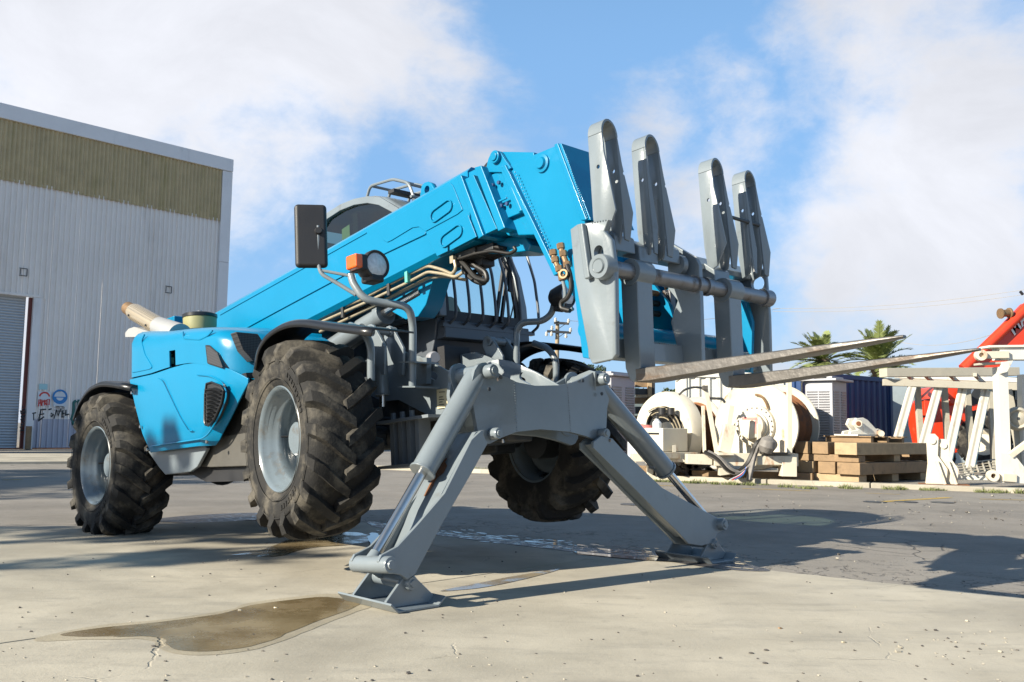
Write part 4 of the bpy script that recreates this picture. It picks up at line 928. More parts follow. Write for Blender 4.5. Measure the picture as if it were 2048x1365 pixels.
# backrest loops
ztops = [mac(u, w, 0, XC).z for u, w in ((1206, 247), (1296, 279), (1426, 325), (1494, 350))]
zbot = [mac(u, w, 0, XC + .04).z for u, w in ((1222, 474), (1276, 500), (1426, 528), (1484, 541))]
for i, yc in enumerate((-.775, -.42, .20, .555)):
    zt_, zb_ = ztops[i], zbot[i]; h = .059; zc_ = zt_ - h - .02
    xw = .045
    arc_ = [Vector((XC, yc - h * math.cos(math.pi * k / 12), zc_ + (h + .02) * math.sin(math.pi * k / 12))) for k in range(13)]
    o = MB().strip(arc_, (xw * 2, 0, 0), .014).build('backrest_loop', 'grey', car, bev=.003)
    lowz = zb_ + .12
    for s in (-1, 1):
        y = yc + s * h
        # leg blade facing sideways; its front edge folds round toward the forks and the fold widens downward
        wide = s < 0 and i in (0, 2); xf = XC + xw - (.006 if not wide else 0)
        P = [(XC - xw, zc_), (xf, zc_), (xf + (.004 if wide else 0), zc_ - .10), (xf + (.05 if wide else .008), lowz), (xf - .02, zb_), (XC - xw + .01, zb_ - .02 if i else zb_ - .1), (XC - xw - .004, lowz)]
        lg = MB().prism(P, y - .006, y + .006).build('loop_leg', 'grey', o, bev=.002)
        cut(lg, MB().cyl((XC + .008, y - .05, zc_ - .17), (XC + .008, y + .05, zc_ - .17), .011, n=12))
        if not wide:
            fw = .026 if s < 0 else .050; f0 = .0
            V = [(y - .006, zc_ + .0), (y + f0, zc_), (y + f0 + fw * .3, zc_ - .14), (y + fw, lowz + .02), (y + fw * .4, zb_ - .01), (y - .006, zb_)]
            fl_ = MB().prism(V, xf - .004, xf + .008, axis=0); fl_.v = [Vector((v.x + (.008 if v.z < lowz + .05 else .0) + (v.y - y) * .35, v.y, v.z)) for v in fl_.v]
            fo = fl_.build('folded_edge', 'grey', lg, bev=.002)
            if s > 0: cut(fo, MB().cyl((XC, y + .026, zc_ - .19), (XC + .3, y + .026, zc_ - .19), .011, n=12)); cut(fo, MB().cyl((XC, y + .05, zc_ - .28), (XC + .3, y + .05, zc_ - .28), .010, n=12))
zr = mac(1480, 440, 0, XC + .04).z
MB().cyl((XC + .04, .26, zr), (XC + .04, .62, zr), .011, n=10).build('loop_tie_bar', 'dark_steel', car)
for (u, w, y) in ((1243, 478, -.62), (1335, 500, -.2), (1437, 545, .12), (1290, 500, -.45)): 
    q = mac(u, w, 0, 2.47); MB().prism([(2.38, q.z - .03), (2.5, q.z - .08), (2.5, q.z), (2.44, q.z + .05), (2.38, q.z + .05)], q.y - .09, q.y + .07).build('hook_block', 'grey', car, bev=.008)
q = mac(1375, 538, 0, 2.45); MB().lathe([(.0, -.03), (.055, -.03), (.06, 0)], (q.x + .02, -.17, q.z), (0, 1, 0), 20).build('shaft_boss', 'grey', car, bev=.003)
# forks
for yc in (-.63, .20):
    hw = .062
    fk = MB().cyl((xs_, yc - hw - .005, zs_), (xs_, yc + hw + .005, zs_), .068, n=26).build('fork', 'grey', tele, bev=.003)
    X = xs_ - .03
    prof = [(X - .03, zs_ + .01), (X + .075, zs_ + .01), (X + .055, .3), (X + .05, .155), (X + .03, .12), (X + .02, .105), (X - .0, .085), (X - .025, .105), (X - .045, .16), (X - .045, .3)]
    MB().prism(prof, yc - hw, yc + hw).build('shank', 'grey', fk, bev=.006)
    # blade, tapering in thickness and width
    rows = []
    for k in range(19):
        t_ = k / 18; x = X + .02 + t_ * (3.80 - X); zt_ = .152 - .022 * t_ - .01 * t_ * t_; th = .062 * (1 - t_) + .012 + .0 * t_
        if k == 0: th = .068
        w_ = hw + .003 if t_ < .72 else hw * (1 - ((t_ - .72) / .28) ** 1.8 * .72)
        z0_ = zt_ - th; bow = .006 * math.sin(math.pi * t_)
        rows.append([Vector((x, yc - w_, z0_ + .006 - bow)), Vector((x, yc - w_, zt_ - .005 - bow)), Vector((x, yc - w_ + .006, zt_ - bow)), Vector((x, yc + w_ - .006, zt_ - bow)), Vector((x, yc + w_, zt_ - .005 - bow)), Vector((x, yc + w_, z0_ + .006 - bow)), Vector((x, yc + w_ - .006, z0_ - bow)), Vector((x, yc - w_ + .006, z0_ - bow)), Vector((x, yc - w_, z0_ + .006 - bow))])
    b = MB().grid(rows); b.quad(*rows[0][:8]); b.quad(*rows[-1][:8]); b.build('blade', 'tine', fk, ang=50)
# ---- stabilisers
fx = 1.31
bp = [(955, 777), (958, 745), (962, 732), (969, 725), (978, 723), (987, 731), (1006, 750), (1034, 765), (1071, 772), (1120, 771), (1151, 764), (1174, 754), (1195, 742), (1206, 740), (1217, 746), (1223, 758), (1222, 810), (1219, 868), (1213, 879), (1205, 883), (1174, 872), (1139, 864), (1081, 859), (1034, 864), (1006, 876), (988, 887), (978, 886), (970, 875), (962, 830)]
BP = trX(fx, bp)
topc = zt(trX(fx, [(955, 765), (958, 745), (962, 732), (969, 725), (978, 723), (987, 731), (1006, 750), (1034, 765), (1071, 772), (1120, 771), (1151, 764), (1174, 754), (1195, 742), (1206, 740), (1217, 746), (1223, 758)]))
botc = zt(trX(fx, [(955, 790), (962, 845), (970, 875), (978, 886), (988, 887), (1006, 876), (1034, 864), (1081, 859), (1139, 864), (1174, 872), (1205, 883), (1213, 879), (1219, 868), (1223, 800)]))
ya, yb = min(y for y, z in BP), max(y for y, z in BP); yl, yr = mac(1030, 800, 0, fx).y, mac(1137, 800, 0, fx).y
fr1, fr2, rr1, rr2 = [], [], [], []
ys_ = [ya + (yb - ya) * k / 46 for k in range(47)] + [yl - .008, yl + .008, yr - .008, yr + .008]; ys_.sort()
for y in ys_:
    o_ = .0 if yl <= y <= yr else (-.05 * (yl - y) / (yl - ya) if y < yl else -.035 * (y - yr) / (yb - yr))
    fr1.append(Vector((fx + o_, y, topc(y)))); fr2.append(Vector((fx + o_, y, botc(y)))); rr1.append(Vector((fx + o_ - .03, y, topc(y)))); rr2.append(Vector((fx + o_ - .03, y, botc(y))))
b = MB().grid([fr1, fr2, rr2, rr1, fr1]); b.quad(fr1[0], fr2[0], rr2[0], rr1[0]); b.quad(fr1[-1], fr2[-1], rr2[-1], rr1[-1])
blk = b.build('stabiliser_block', 'grey', tele, ang=25)
MB().prism([(y * .98, z - .01) for y, z in BP], fx - .27, fx - .30, axis=0).build('block_rear_plate', 'grey', blk, bev=.005)
# box between the two plates
zc0 = min(z for y, z in BP) + .11
MB().span((fx - .28, -.30, zc0), (fx - .03, .30, zc0 + .16)).build('block_web', 'grey_dull', blk)
for s in (-1, 1):
    MB().prism([(s * .61, .24), (s * .58, .24), (s * .53, -.09), (s * .56, -.09)], fx - .03, fx - .27, axis=0) if False else None
o = MB().prism(trY(.09, [(1122, 772), (1075, 745), (1040, 729), (1018, 722), (1000, 719), (980, 722), (962, 742), (985, 800), (1100, 812)]), .075, .095).build('top_gusset', 'grey', blk, bev=.004)
q = [mac(1047, 753, 1, .09), mac(1064, 762, 1, .09)]
cut(o, MB().prism(stadium((q[0].x, q[0].z), (q[1].x, q[1].z), .026), 0, .2))
MB().prism(trY(.45, [(1124, 770), (1160, 749), (1180, 741), (1192, 744), (1190, 790), (1140, 800)]), .44, .46).build('top_gusset', 'grey', blk, bev=.004)
def bolt(u, w, x, r=.05, name='pivot_pin', par=None, d=.045):
    p = mac(u, w, 0, x); s_ = MB().lathe([(0, d), (r * .5, d), (r * .55, d - .008), (r * .86, d - .008), (r, d - .02), (r, -.02)], (x, p.y, p.z), (1, 0, 0), 26)
    o = s_.build(name, 'grey', par or blk)
    MB().cyl((x + .04, p.y + .02, p.z - r), (x + .04, p.y + .025, p.z - r - .02), .007, n=6).build('grease_nipple', 'steel', o)
    return p
pts_ = {}
for n_, (u, w) in dict(ul=(980, 743), ur=(1205, 759), ll=(990, 868), lr=(1206, 868)).items(): pts_[n_] = bolt(u, w, fx, .042 if n_[0] == 'u' else .036)
for u, w in ((978, 779), (1001, 755), (1165, 762), (1203, 788)):
    p = mac(u, w, 0, fx); MB().cyl((fx, p.y, p.z), (fx + .006, p.y, p.z), .012, n=8).build('block_bolt', 'dark_steel', blk)
UPy, UPz = -.55, .292; LPy, LPz = -.52, -.075
def stab(s):
    """s = -1: the leg on the engine side; traced there, mirrored for the other"""
    fl = lambda P: [(y * (1 if s < 0 else -1), z) for y, z in P]
    v3 = lambda x, y, z: Vector((x, y * (1 if s < 0 else -1), z))
    far = s > 0
    if not far:
        Lf = trX(1.33, [(959, 862), (972, 888), (944, 940), (880, 1050), (828, 1148), (812, 1160), (798, 1150), (770, 1146), (757, 1136), (754, 1122), (760, 1110), (772, 1104), (792, 1093), (831, 1051), (886, 987), (940, 880)])
        up_ = trX(1.25, [(952, 862), (935, 866), (900, 925), (868, 985), (850, 1020), (838, 1050), (822, 1085), (812, 1105), (805, 1110), (825, 1110), (880, 1010), (950, 880)])
    else:
        Lf = trX(1.33, [(1184, 884), (1200, 872), (1222, 878), (1246, 905), (1321, 976), (1372, 1004), (1433, 1037), (1446, 1042), (1451, 1050), (1447, 1060), (1432, 1067), (1424, 1086), (1400, 1092), (1374, 1088), (1355, 1067), (1307, 1020), (1248, 960), (1184, 897)])
        up_ = trX(1.33, [(1190, 888), (1222, 884), (1244, 909), (1318, 980), (1362, 1006), (1385, 1040), (1372, 1074), (1353, 1058), (1305, 1012), (1246, 952)])
    xr = 1.235 if far else 1.108
    lo = MB().prism(Lf, 1.345, 1.322, axis=0).build('stabiliser_leg', 'grey', tele, bev=.004)
    MB().prism(Lf, xr, xr - .02, axis=0).build('leg_rear_plate', 'grey', lo, bev=.004)
    MB().prism(up_, 1.322, xr, axis=0).build('leg_channel', 'grey', lo, bev=.005)
    if not far:
        e_ = [Vector((0,) + p) for p in trX(1.25, [(905, 916), (900, 925), (884, 955), (868, 985), (863, 995)])]; rp = random.Random(4); qs_ = []
        for a_, c_ in zip(e_, e_[1:]):
            nn = Vector((0, -(c_ - a_).z, (c_ - a_).y)).normalized(); nn = nn if nn.z > 0 else -nn
            for k in range(4): qs_.append(a_.lerp(c_, k / 4) + nn * .004)
        f_ = lambda k: math.sin(math.pi * min(1, (k + .6) / len(qs_))) ** .5
        r1 = [Vector((1.20 - .004 * k / 4 - .022 * f_(k) * rp.uniform(.5, 1), q.y, q.z)) for k, q in enumerate(qs_)]; r2 = [Vector((1.20 + .02 * f_(k) * rp.uniform(.5, 1) + (.03 if 4 < k < 8 else 0), q.y, q.z)) for k, q in enumerate(qs_)]
        MB().grid([r1, r2]).build('rubbed_rust_patch', 'rust', lo, smooth=False)
        ds = [(843, 938), (772, 1130), (980, 743)]
    else: ds = [(1325, 931), (1440, 1049), (1206, 759)]
    sg = 1 if far else -1
    pn = mac(*ds[2], 0, fx); t0 = Vector((1.205, pn.y, pn.z)); q = mac(*ds[0], 0, 1.205); t2 = mac(*ds[1], 0, 1.345); t2.x = 1.205 if not far else 1.275
    t1 = t0 + (t2 - t0).normalized() * (q - t0).length
    ram = MB().cyl(t0 + (t1 - t0) * .04, t1, .071, n=32).cyl(t1, t1 + (t1 - t0) * .02, .079, n=32).build('stabiliser_ram', 'grey', tele, bev=.004)
    MB().cyl(t1, t2, .030, n=24).build('rod', 'chrome', ram)
    X_ = lambda p, x: Vector((x, p.y, p.z))
    MB().cyl(X_(t0, 1.27), X_(t0, 1.02), .052, n=24).build('ram_eye', 'grey', ram, bev=.004)
    MB().cyl(X_(t2, 1.318), X_(t2, xr + .004), .044, n=26).cyl(t2, t2 + (t1 - t2) * .12, .042, .034, n=20).build('rod_eye', 'grey', ram, bev=.004)
    MB().lathe([(0, .055), (.022, .055), (.026, .045), (.040, .045), (.045, .035), (.045, xr - 1.375)], X_(t2, 1.345), (1, 0, 0), 26).build('rod_pin', 'grey', ram)
    dn = (t1 - t0).normalized(); sd_ = Vector((0, -dn.z * sg, dn.y * sg)) * .0 + Vector((-.075, 0, -.03))
    MB().tube([t0 + dn * .1 + sd_, t0 + dn * .3 + sd_, t1 - dn * .06 + sd_], .012, 8).build('feed_pipe', 'grey', ram)
    MB().box(t1 - dn * .08 + Vector((-.02, sg * -.055, -.02)), (.05, .04, .05)).build('ram_port', 'grey_dull', ram, bev=.004)
    MB().prism(stadium((t0.y, t0.z), (t0.y * .82, t0.z - .28), .085), 1.045, 1.02, axis=0).build('ram_lug', 'grey', ram, bev=.004)
    # foot: flat on the ground, so built in the world's frame
    fp = trX(1.34, [(1424, 1079) if s > 0 else (812, 1168)])[0]; c_ = MROT @ Vector((1.215, fp[0], fp[1])) + MT + Vector((-.01, .09 if s < 0 else .04, 0))
    IM = (Matrix.Translation(MT) @ MROT.to_4x4()).inverted(); 
    yaw = Matrix.Rotation(rad(-45.644), 4, 'Z'); FX = IM @ Matrix.Translation((c_.x, c_.y, 0)) @ yaw
    sy = 1 if s < 0 else -1
    pw, pl = .24, .18
    prof = [(-pl, .055), (-pl + .05, .012), (pl - .05, .012), (pl, .055), (pl + .006, .045), (pl - .045, .0), (-pl + .045, .0), (-pl - .006, .045)]
    pad = MB(FX).prism([(y, z + .002) for y, z in prof], -pw, pw, axis=0).build('foot_pad', 'grey', lo, bev=.003)
    for xx in (-.155, .135):
        MB(FX).prism([(-.15, .014), (.17, .014), (.17, .05), (.055, .145), (.03, .172), (-.03, .172), (-.055, .15), (-.15, .05)], xx, xx + .02, axis=0).build('pad_cheek', 'grey', pad, bev=.004)
    MB(FX).lathe([(0, .04), (.018, .04), (.022, .03), (.034, .03), (.038, .02), (.038, -.33)], (.155, 0, .132), (1, 0, 0), 24).build('pad_pin', 'grey', pad)
stab(-1); stab(1)
def weld(a, c_, r=.005, par=None, m='grey'):
    a, c_ = Vector(a), Vector(c_); n_ = max(4, int((c_ - a).length / .016)); b = MB(); rw_ = random.Random(n_)
    for k in range(n_ + 1):
        p = a.lerp(c_, k / n_); rr_ = r * rw_.uniform(.8, 1.25); b.lathe([(0, -rr_), (rr_ * .8, -rr_ * .5), (rr_, 0), (rr_ * .8, rr_ * .5), (0, rr_)], p, (c_ - a), 6)
    return b.build('weld_bead', m, par or tele)
for (u1, w1, u2, w2) in ((1180, 446, 1207, 441),): weld(mac(u1 + 4, w1, 1, -.882), mac(u2 + 4, w2, 1, -.882), .004, car)
weld((fx + .002, yl, topc(yl) - .01), (fx + .002, yl, botc(yl) + .01), .0035, blk); weld((fx + .002, yr, topc(yr) - .01), (fx + .002, yr, botc(yr) + .01), .0035, blk)
weld((2.42, -.84, zb1), (2.42, .61, zb1), .004, car); weld((2.42, -.10, zb1 + .02), (2.42, -.10, .6), .004, car)
# ---- lamp posts, headlamps, mirror
pth = [m3p(825, 775, -.62), m3p(826, 650, -.62), m3p(818, 613, -.68), m3p(770, 607, -.80), m3p(728, 600, -.92), m3p(706, 566, -.95), m3p(702, 550, -.95)]
lp_ = MB().tube(pth, .025, 14, smooth=.08).build('lamp_post', 'grey', tele)
MB().tube([m3p(712, 590, -.935), m3p(680, 570, -1.0), m3p(643, 549, -1.08), m3p(637, 532, -1.09), m3p(636, 452, -1.09)], .013, 10, smooth=.03).build('mirror_arm', 'grey', lp_)
MB().tube([m3p(705, 553, -.95), m3p(641, 541, -1.08)], .010, 8).build('mirror_arm', 'grey', lp_)
q = m3p(812, 750, -.6)
b = MB().prism(trY(-.6, [(812, 724), (845, 724), (845, 727), (812, 727)]), -.66, -.46).prism(trY(-.6, [(812, 773), (845, 773), (845, 776), (812, 776)]), -.66, -.46).prism(trY(-.46, [(838, 716), (858, 716), (858, 768), (838, 768)]), -.48, -.44); b.build('post_bracket', 'grey', lp_)
q = m3p(868, 716, -.30); MB().lathe([(0, .02), (.035, .02), (.045, 0), (.045, -.04)], mac(868, 716, 0, .55), (1, -.3, 0), 20).build('round_reflector', 'cabinet', tele)
def lamp(c, face, par):
    f_ = Vector(face).normalized()
    h = MB().lathe([(0, -.13), (.045, -.13), (.07, -.105), (.083, -.06), (.094, -.01), (.094, .022), (.088, .030), (.076, .024)], c, f_, 32).build('headlamp', 'blackmatt', par)
    MB().lathe([(.077, .018), (.066, .026), (.03, .034), (0, .036)], c, f_, 32).build('lamp_glass', 'lens', h)
    MB().box(c + Vector((-.03, 0, -.085)), (.12, .10, .05)).build('lamp_foot', 'blackmatt', h, bev=.015); return h
lc_ = m3p(750, 531, -.93); h = lamp(lc_, (1, -.02, .02), lp_)
q = m3p(716, 524, -1.0)
MB().box(lc_ + Vector((-.02, -.11, .0)), (.12, .06, .10)).build('indicator_body', 'blackmatt', h, bev=.01)
MB().box(lc_ + Vector((.0, -.155, .0)), (.11, .055, .088)).build('indicator_lens', 'orange', h, bev=.012)
mc = m3p(622, 473, -1.12); Rm = Matrix.Rotation(rad(-30), 3, 'Z')
mi = MB().box(mc, (.055, .205, .42), Rm).build('mirror', 'blackmatt', lp_, bev=.026, seg=4)
MB().box(mc + Rm @ Vector((-.025, 0, 0)), (.012, .165, .36), Rm).build('mirror_glass', 'chrome', mi)
b = MB().lathe([(0, .03), (.02, .03), (.028, .0)], m3p(637, 463, -1.09), (.8, -.5, 0), 14); b.build('mirror_clamp', 'blackmatt', mi)
pth = [m3p(1033, 745, .6), m3p(1033, 660, .6), m3p(1045, 645, .62), m3p(1085, 643, .70), m3p(1104, 628, .74), m3p(1110, 600, .76)]
lp2 = MB().tube(pth, .025, 14, smooth=.07).build('lamp_post', 'grey', tele)
lamp(m3p(1131, 592, .76), (1, .1, 0), lp2)
# ---- cab
CY0, CY1 = .22, 1.16
PR = [(-.14, .62), (-.07, .80), (-.045, .93), (-.05, 1.08), (-.10, 1.34), (-.21, 1.59), (-.30, 1.73), (-.45, 1.90), (-.68, 2.05), (-.85, 2.105), (-1.05, 2.135), (-1.26, 2.14), (-1.48, 2.115), (-1.66, 2.02), (-1.78, 1.8), (-1.82, 1.5), (-1.82, .62)]
def shrink(P, d, cx=-.95, cz=1.35):
    out_ = []
    n = len(P)
    for i in range(n):
        a, c_ = Vector(P[i - 1]), Vector(P[(i + 1) % n]); t_ = (c_ - a).normalized(); nn = Vector((-t_.y, t_.x)); 
        if (Vector((cx, cz)) - Vector(P[i])).dot(nn) < 0: nn = -nn
        out_.append(tuple(Vector(P[i]) + nn * d))
    return out_
win = [(-.13, .98), (-.13, 1.10), (-.17, 1.34), (-.27, 1.57), (-.36, 1.71), (-.50, 1.865), (-.70, 1.985), (-.86, 2.045), (-1.05, 2.078), (-1.26, 2.083), (-1.46, 2.058), (-1.62, 1.97), (-1.73, 1.78), (-1.71, 1.5), (-1.71, 1.0)]
cab = bpy.data.objects.new('cab', None); C.objects.link(cab); cab.parent = tele
out_ring = [PR[1]] + PR[2:16] 
for y, nm in ((CY0, 'cab_side'), (CY1, 'cab_side')):
    b = MB(); th = .03 if y < .5 else -.03
    O = PR[2:16] + [(-1.82, .98)]
    I = win
    O = [(-.045, .93)] + PR[3:16]; I_ = win[:len(O)]
    vs = [Vector((x, y, z)) for x, z in O] + [Vector((x, y, z)) for x, z in I_]; n_ = len(O)
    b._a(vs, [(i, i + 1, i + 1 + n_, i + n_) for i in range(n_ - 1)])
    b.quad(*[Vector((x, y, z)) for x, z in ((-.045, .93), (-.16, .98), (-1.71, 1.0), (-1.82, .95))])
    b.quad(*[Vector((x, y, z)) for x, z in ((-1.82, .95), (-1.71, 1.0), (-1.70, 1.55), (-1.82, 1.5))])
    b.build(nm, 'grey', cab, solid=.05, ang=60, bev=.006)
    MB().quad(*[Vector((x, y + .005, z)) for x, z in win]).build('side_window', 'glass_tint' if y < .5 else 'glass', cab, smooth=False)
# body below the windows
lowp = [(-.045, .93), (-.07, .80), (-.14, .62), (-.10, .30), (-.35, .05), (-1.3, .05), (-1.82, .3), (-1.82, .95)]
MB().prism(lowp, CY0, CY1).build('cab_lower_body', 'cabgrey_shade', cab, bev=.012)
MB().span((-.10, CY0 + .02, .76), (.02, CY1 - .0, .90)).build('front_cowl', 'cabgrey_shade', cab, bev=.01)
MB().span((-.08, CY0 + .02, .46), (.0, CY0 + .28, .70)).build('cowl_recess', 'blackmatt', cab)
rows = [[Vector((x, y, z)) for x, z in PR[6:14]] for y in (CY0 - .01, CY0 + .05, CY1 - .05, CY1 + .01)]
for r in (rows[0], rows[-1]):
    for v in r: v.z -= .02
MB().grid(rows).build('cab_roof', 'grey', cab, ang=60, solid=.03)
fr = [(-.035, .93), (-.04, 1.08), (-.09, 1.34), (-.20, 1.59), (-.30, 1.74), (-.40, 1.86)]
MB().grid([[Vector((x, y, z)) for x, z in fr] for y in (CY0 + .05, CY1 - .05)]).build('windscreen', 'glass', cab, ang=60)
for y in (CY0 + .03, CY1 - .02):
    MB().strip([Vector((x + .004, y, z)) for x, z in fr], (0, .075, 0), .06).build('front_pillar', 'grey', cab, bev=.012)
    s_ = 1 if y < .5 else -1
    MB().strip([Vector((x + .002, y + s_ * .055, z)) for x, z in fr], (0, .05, 0), .02).build('windscreen_seal', 'blackmatt', cab)
MB().strip([Vector((-.03, CY0 + .05, .945)), Vector((-.03, CY1 - .05, .945))], (0, 0, .08), .02).build('windscreen_seal', 'blackmatt', cab)
MB().box((-.15, CY0, 1.35), (.01, .01, .01))
MB().quad(*[Vector((x, CY0 + .12, z)) for x, z in ((-1.45, 1.98), (-1.33, 2.0), (-1.33, 1.70), (-1.45, 1.68))]).build('window_sticker', 'paper', cab, smooth=False)
MB().span((-1.15, CY0 + .03, 1.0), (-1.08, CY0 + .06, 2.03)).build('window_post', 'blackmatt', cab)
MB().span((-1.82, CY0, 1.0), (-1.80, CY1, 1.95)).build('rear_window', 'glass_tint', cab, smooth=False)
# windscreen guard: seven bent bars on a rail
gp = [(.0, .865), (.085, .905), (.10, .95), (.10, 1.06), (.078, 1.3), (-.0, 1.56), (-.12, 1.76), (-.26, 1.92), (-.36, 1.96)]
for y in (.29, .43, .57, .71, .85, .99, 1.20):
    MB().tube([Vector((x, y, z)) for x, z in gp], .012, 8, smooth=.05).build('guard_bar', 'cabgrey_shade', cab)
MB().span((-.02, CY0 - .0, .845), (.025, CY1 + .06, .875)).build('guard_rail', 'cabgrey_shade', cab)
MB().tube([(-.30, CY0, 1.96), (-.30, 1.2, 1.96)], .013, 8).build('guard_rail', 'grey', cab)
for y in (.30, .52, .74): MB().tube([(-.36, y, 1.98), (-.42, y, 2.12), (-.62, y, 2.21), (-.95, y, 2.24), (-1.0, y, 2.15)], .013, 8, smooth=.06).build('roof_guard_bar', 'grey', cab)
for x, z in ((-.42, 2.11), (-.62, 2.205), (-.93, 2.235)): MB().tube([(x, .30, z), (x, 1.05, z)], .013, 8).build('roof_guard_bar', 'grey', cab)
MB().span((-.70, .30, 2.10), (-.62, .75, 2.13)).build('roof_wiper_cover', 'blackmatt', cab)
# wipers
for a, c_ in (((.0, .80, .93), (-.02, .94, 1.40)), ((.0, .86, .93), (-.05, 1.04, 1.50)), ((.0, .98, 1.2), (-.04, 1.06, 1.75))):
    MB().bar(a, c_, .02, .03).build('wiper', 'blackmatt', cab)
MB().tube([(.01, .95, .95), (.02, 1.02, 1.15), (.01, 1.0, 1.4), (-.06, .95, 1.62)], .006, 6, smooth=.2).build('wiper_cable', 'blackmatt', cab)
MB().lathe([(.17 + .018 * math.cos(t * math.pi / 4), .018 * math.sin(t * math.pi / 4)) for t in range(9)], (-.50, .56, 1.42), (-.75, 0, .66), 30).bar((-.50, .56, 1.42), (-.32, .56, 1.0), .05).bar((-.52, .40, 1.40), (-.50, .72, 1.42), .035).build('steering_wheel', 'grey_dull', cab)
MB().prism([(-.2, .95), (-.35, 1.2), (-.48, 1.1), (-.45, .9)], .25, .68).build('dashboard', 'seat', cab, bev=.03)
MB().span((-1.45, .45, .9), (-.95, .95, 1.05)).span((-1.55, .45, 1.0), (-1.42, .95, 1.7)).build('driver_seat', 'blackmatt', cab, bev=.04)
MB().span((-1.8, .25, 1.0), (-1.72, 1.12, 1.3)).build('cab_rear_trim', 'seat', cab)

# ================================================================== STORAGE YARD BEHIND THE KERB
YZ = .03
def K(name, u, w_, Y, label, cat, group=None):
    p = at(u, w_, Y); return thing(name, (p.x, p.y, YZ), label, cat, group)
def put(b, name, m, root, par=None, **k):
    o_ = root.location; b.v = [v - o_ for v in b.v]; return b.build(name, m, par or root, **k)
def pb(b, u1, w1, u2, w2, Y, th, dp=None, Y2=None):
    return b.bar(at(u1, w1, Y), at(u2, w2, Y2 or Y), dp or th, th, up=(0, 0, 1) if abs(w1 - w2) < abs(u1 - u2) else (1, 0, 0))
def hz(u): return 859 + .0143 * (u - 1024)
def zat(u, w, Y): return at(u, w, Y).z
# ---- timber cribbing
A = rad(41); dr = Vector((math.cos(A), math.sin(A), 0)); dl = Vector((-math.sin(A), math.cos(A), 0))
corner = at(1722, 969, 17.45); corner.z = YZ
lay = [(.16, 'l', 2.6, [(0, .3), (1.3, .26), (2.5, .26)]), (.23, 'r', 3.0, [(0, .46), (.52, .36), (.95, .34), (1.4, .25)]), (.14, 'l', 2.7, [(0, .26), (1.4, .25), (2.8, .28)]), (.235, 'r', 2.8, [(0, .46), (.66, .34), (1.06, .34), (1.5, .24)])]
z = YZ
order = ['lowest layer of', 'second layer up in', 'third layer up in', 'top full layer of']
for li, (h, d_, ln, ts) in enumerate(lay):
    for ti, (off, w_) in enumerate(ts):
        l_ = ln * (.72 if d_ == 'l' else 1) * rnd.uniform(.96, 1.02); R = Matrix((dr, dl, Vector((0, 0, 1)))).transposed() @ Matrix.Rotation(rnd.uniform(-.02, .02), 3, 'Z')
        if d_ == 'r': c = corner + dr * (l_ / 2 - .05 + rnd.uniform(-.05, .05)) + dl * (off + w_ / 2); dim = (l_, w_, h - .004)
        else: c = corner + dl * (l_ / 2 - .06) + dr * (off + w_ / 2 + .02); dim = (w_, l_ * .9, h - .004)
        if d_ == 'l': c += dl * .02
        b = MB().box((0, 0, 0), dim, R); o = b.build('timber_baulk', 'timber_light' if (li == 0 or (li + ti) % 4 == 3) else 'timber', bev=.012); o.location = (c.x, c.y, z + h / 2)
        where = ['front', 'second', 'third', 'fourth'][ti]
        tag(o, f'{where} squared timber in the {order[li]} the crossed stack', 'timber', 'timbers crossed in the stack')
    z += h
pal = thing('pallet', (corner + dr * .95 + dl * .55) + Vector((0, 0, z - YZ)), 'small weathered pallet on top of the crossed timber stack', 'pallet')
R = Matrix((dr, dl, Vector((0, 0, 1)))).transposed(); c = pal.location.copy()
for k in range(3): put(MB().box(c + dr * (-.35 + k * .62) + Vector((0, 0, .05)), (.1, .95, .1), R), 'bearer', 'timber', pal, bev=.005)
for k in range(6): put(MB().box(c + dr * (-.36 + k * .26) + Vector((0, 0, .112)), (.16, 1.0, .022), R), 'deck_board', 'timber', pal, bev=.004)
zt_ = c.z + .125
# white castings on the pallet
g = thing('steel_casting', (c.x, c.y, zt_), 'white painted steel casting with a round eye lying on the pallet', 'casting')
cc = Vector((c.x, c.y, zt_))
put(MB().box(cc + Vector((0, 0, .015)), (.95, .5, .03), R), 'base_plate', 'white', g, bev=.005)
prof = [(-.32, .03), (.45, .03), (.40, .08), (.12, .32), (.02, .36), (-.16, .34), (-.22, .22), (-.12, .12), (-.3, .09)]
for y in (-.14, .06): put(MB(Matrix.Translation(cc) @ Matrix.Rotation(rad(20), 4, 'Z')).prism(prof, y, y + .06), 'cheek', 'white', g, bev=.012)
put(MB().cyl(cc + Vector((-.08, -.24, .24)), cc + Vector((-.02, .2, .24)), .07), 'eye_tube', 'cream', g); put(MB().cyl(cc + Vector((-.082, -.25, .24)), cc + Vector((-.08, -.22, .24)), .045), 'eye_bore', 'rust', g)
put(MB().cyl(cc + Vector((.42, -.1, .05)), cc + Vector((.5, .3, .09)), .06), 'roller', 'cream', g)
# ---- dunnage timbers under the winches
def dun(u, w, Y, l_, h, label, rz=-.45, m='timber'):
    p = at(u, w, Y); b = MB().box((0, 0, h / 2), (l_, .22, h)); o = b.build('dunnage_timber', m, bev=.01); o.location = (p.x, p.y, YZ); o.rotation_euler = (0, 0, rz); tag(o, label, 'timber', 'dunnage under the winches')
dun(1436, 962, 18.6, 1.0, .15, 'brown timber on the ground under the cable bundle'); dun(1555, 962, 18.4, 1.35, .16, 'brown timber under the right end of the big winch'); dun(1345, 958, 19.2, 1.4, .16, 'brown timber under the small winch frame')
dun(1250, 955, 19.8, 1.0, .2, 'brown timber left of the small winch frame')
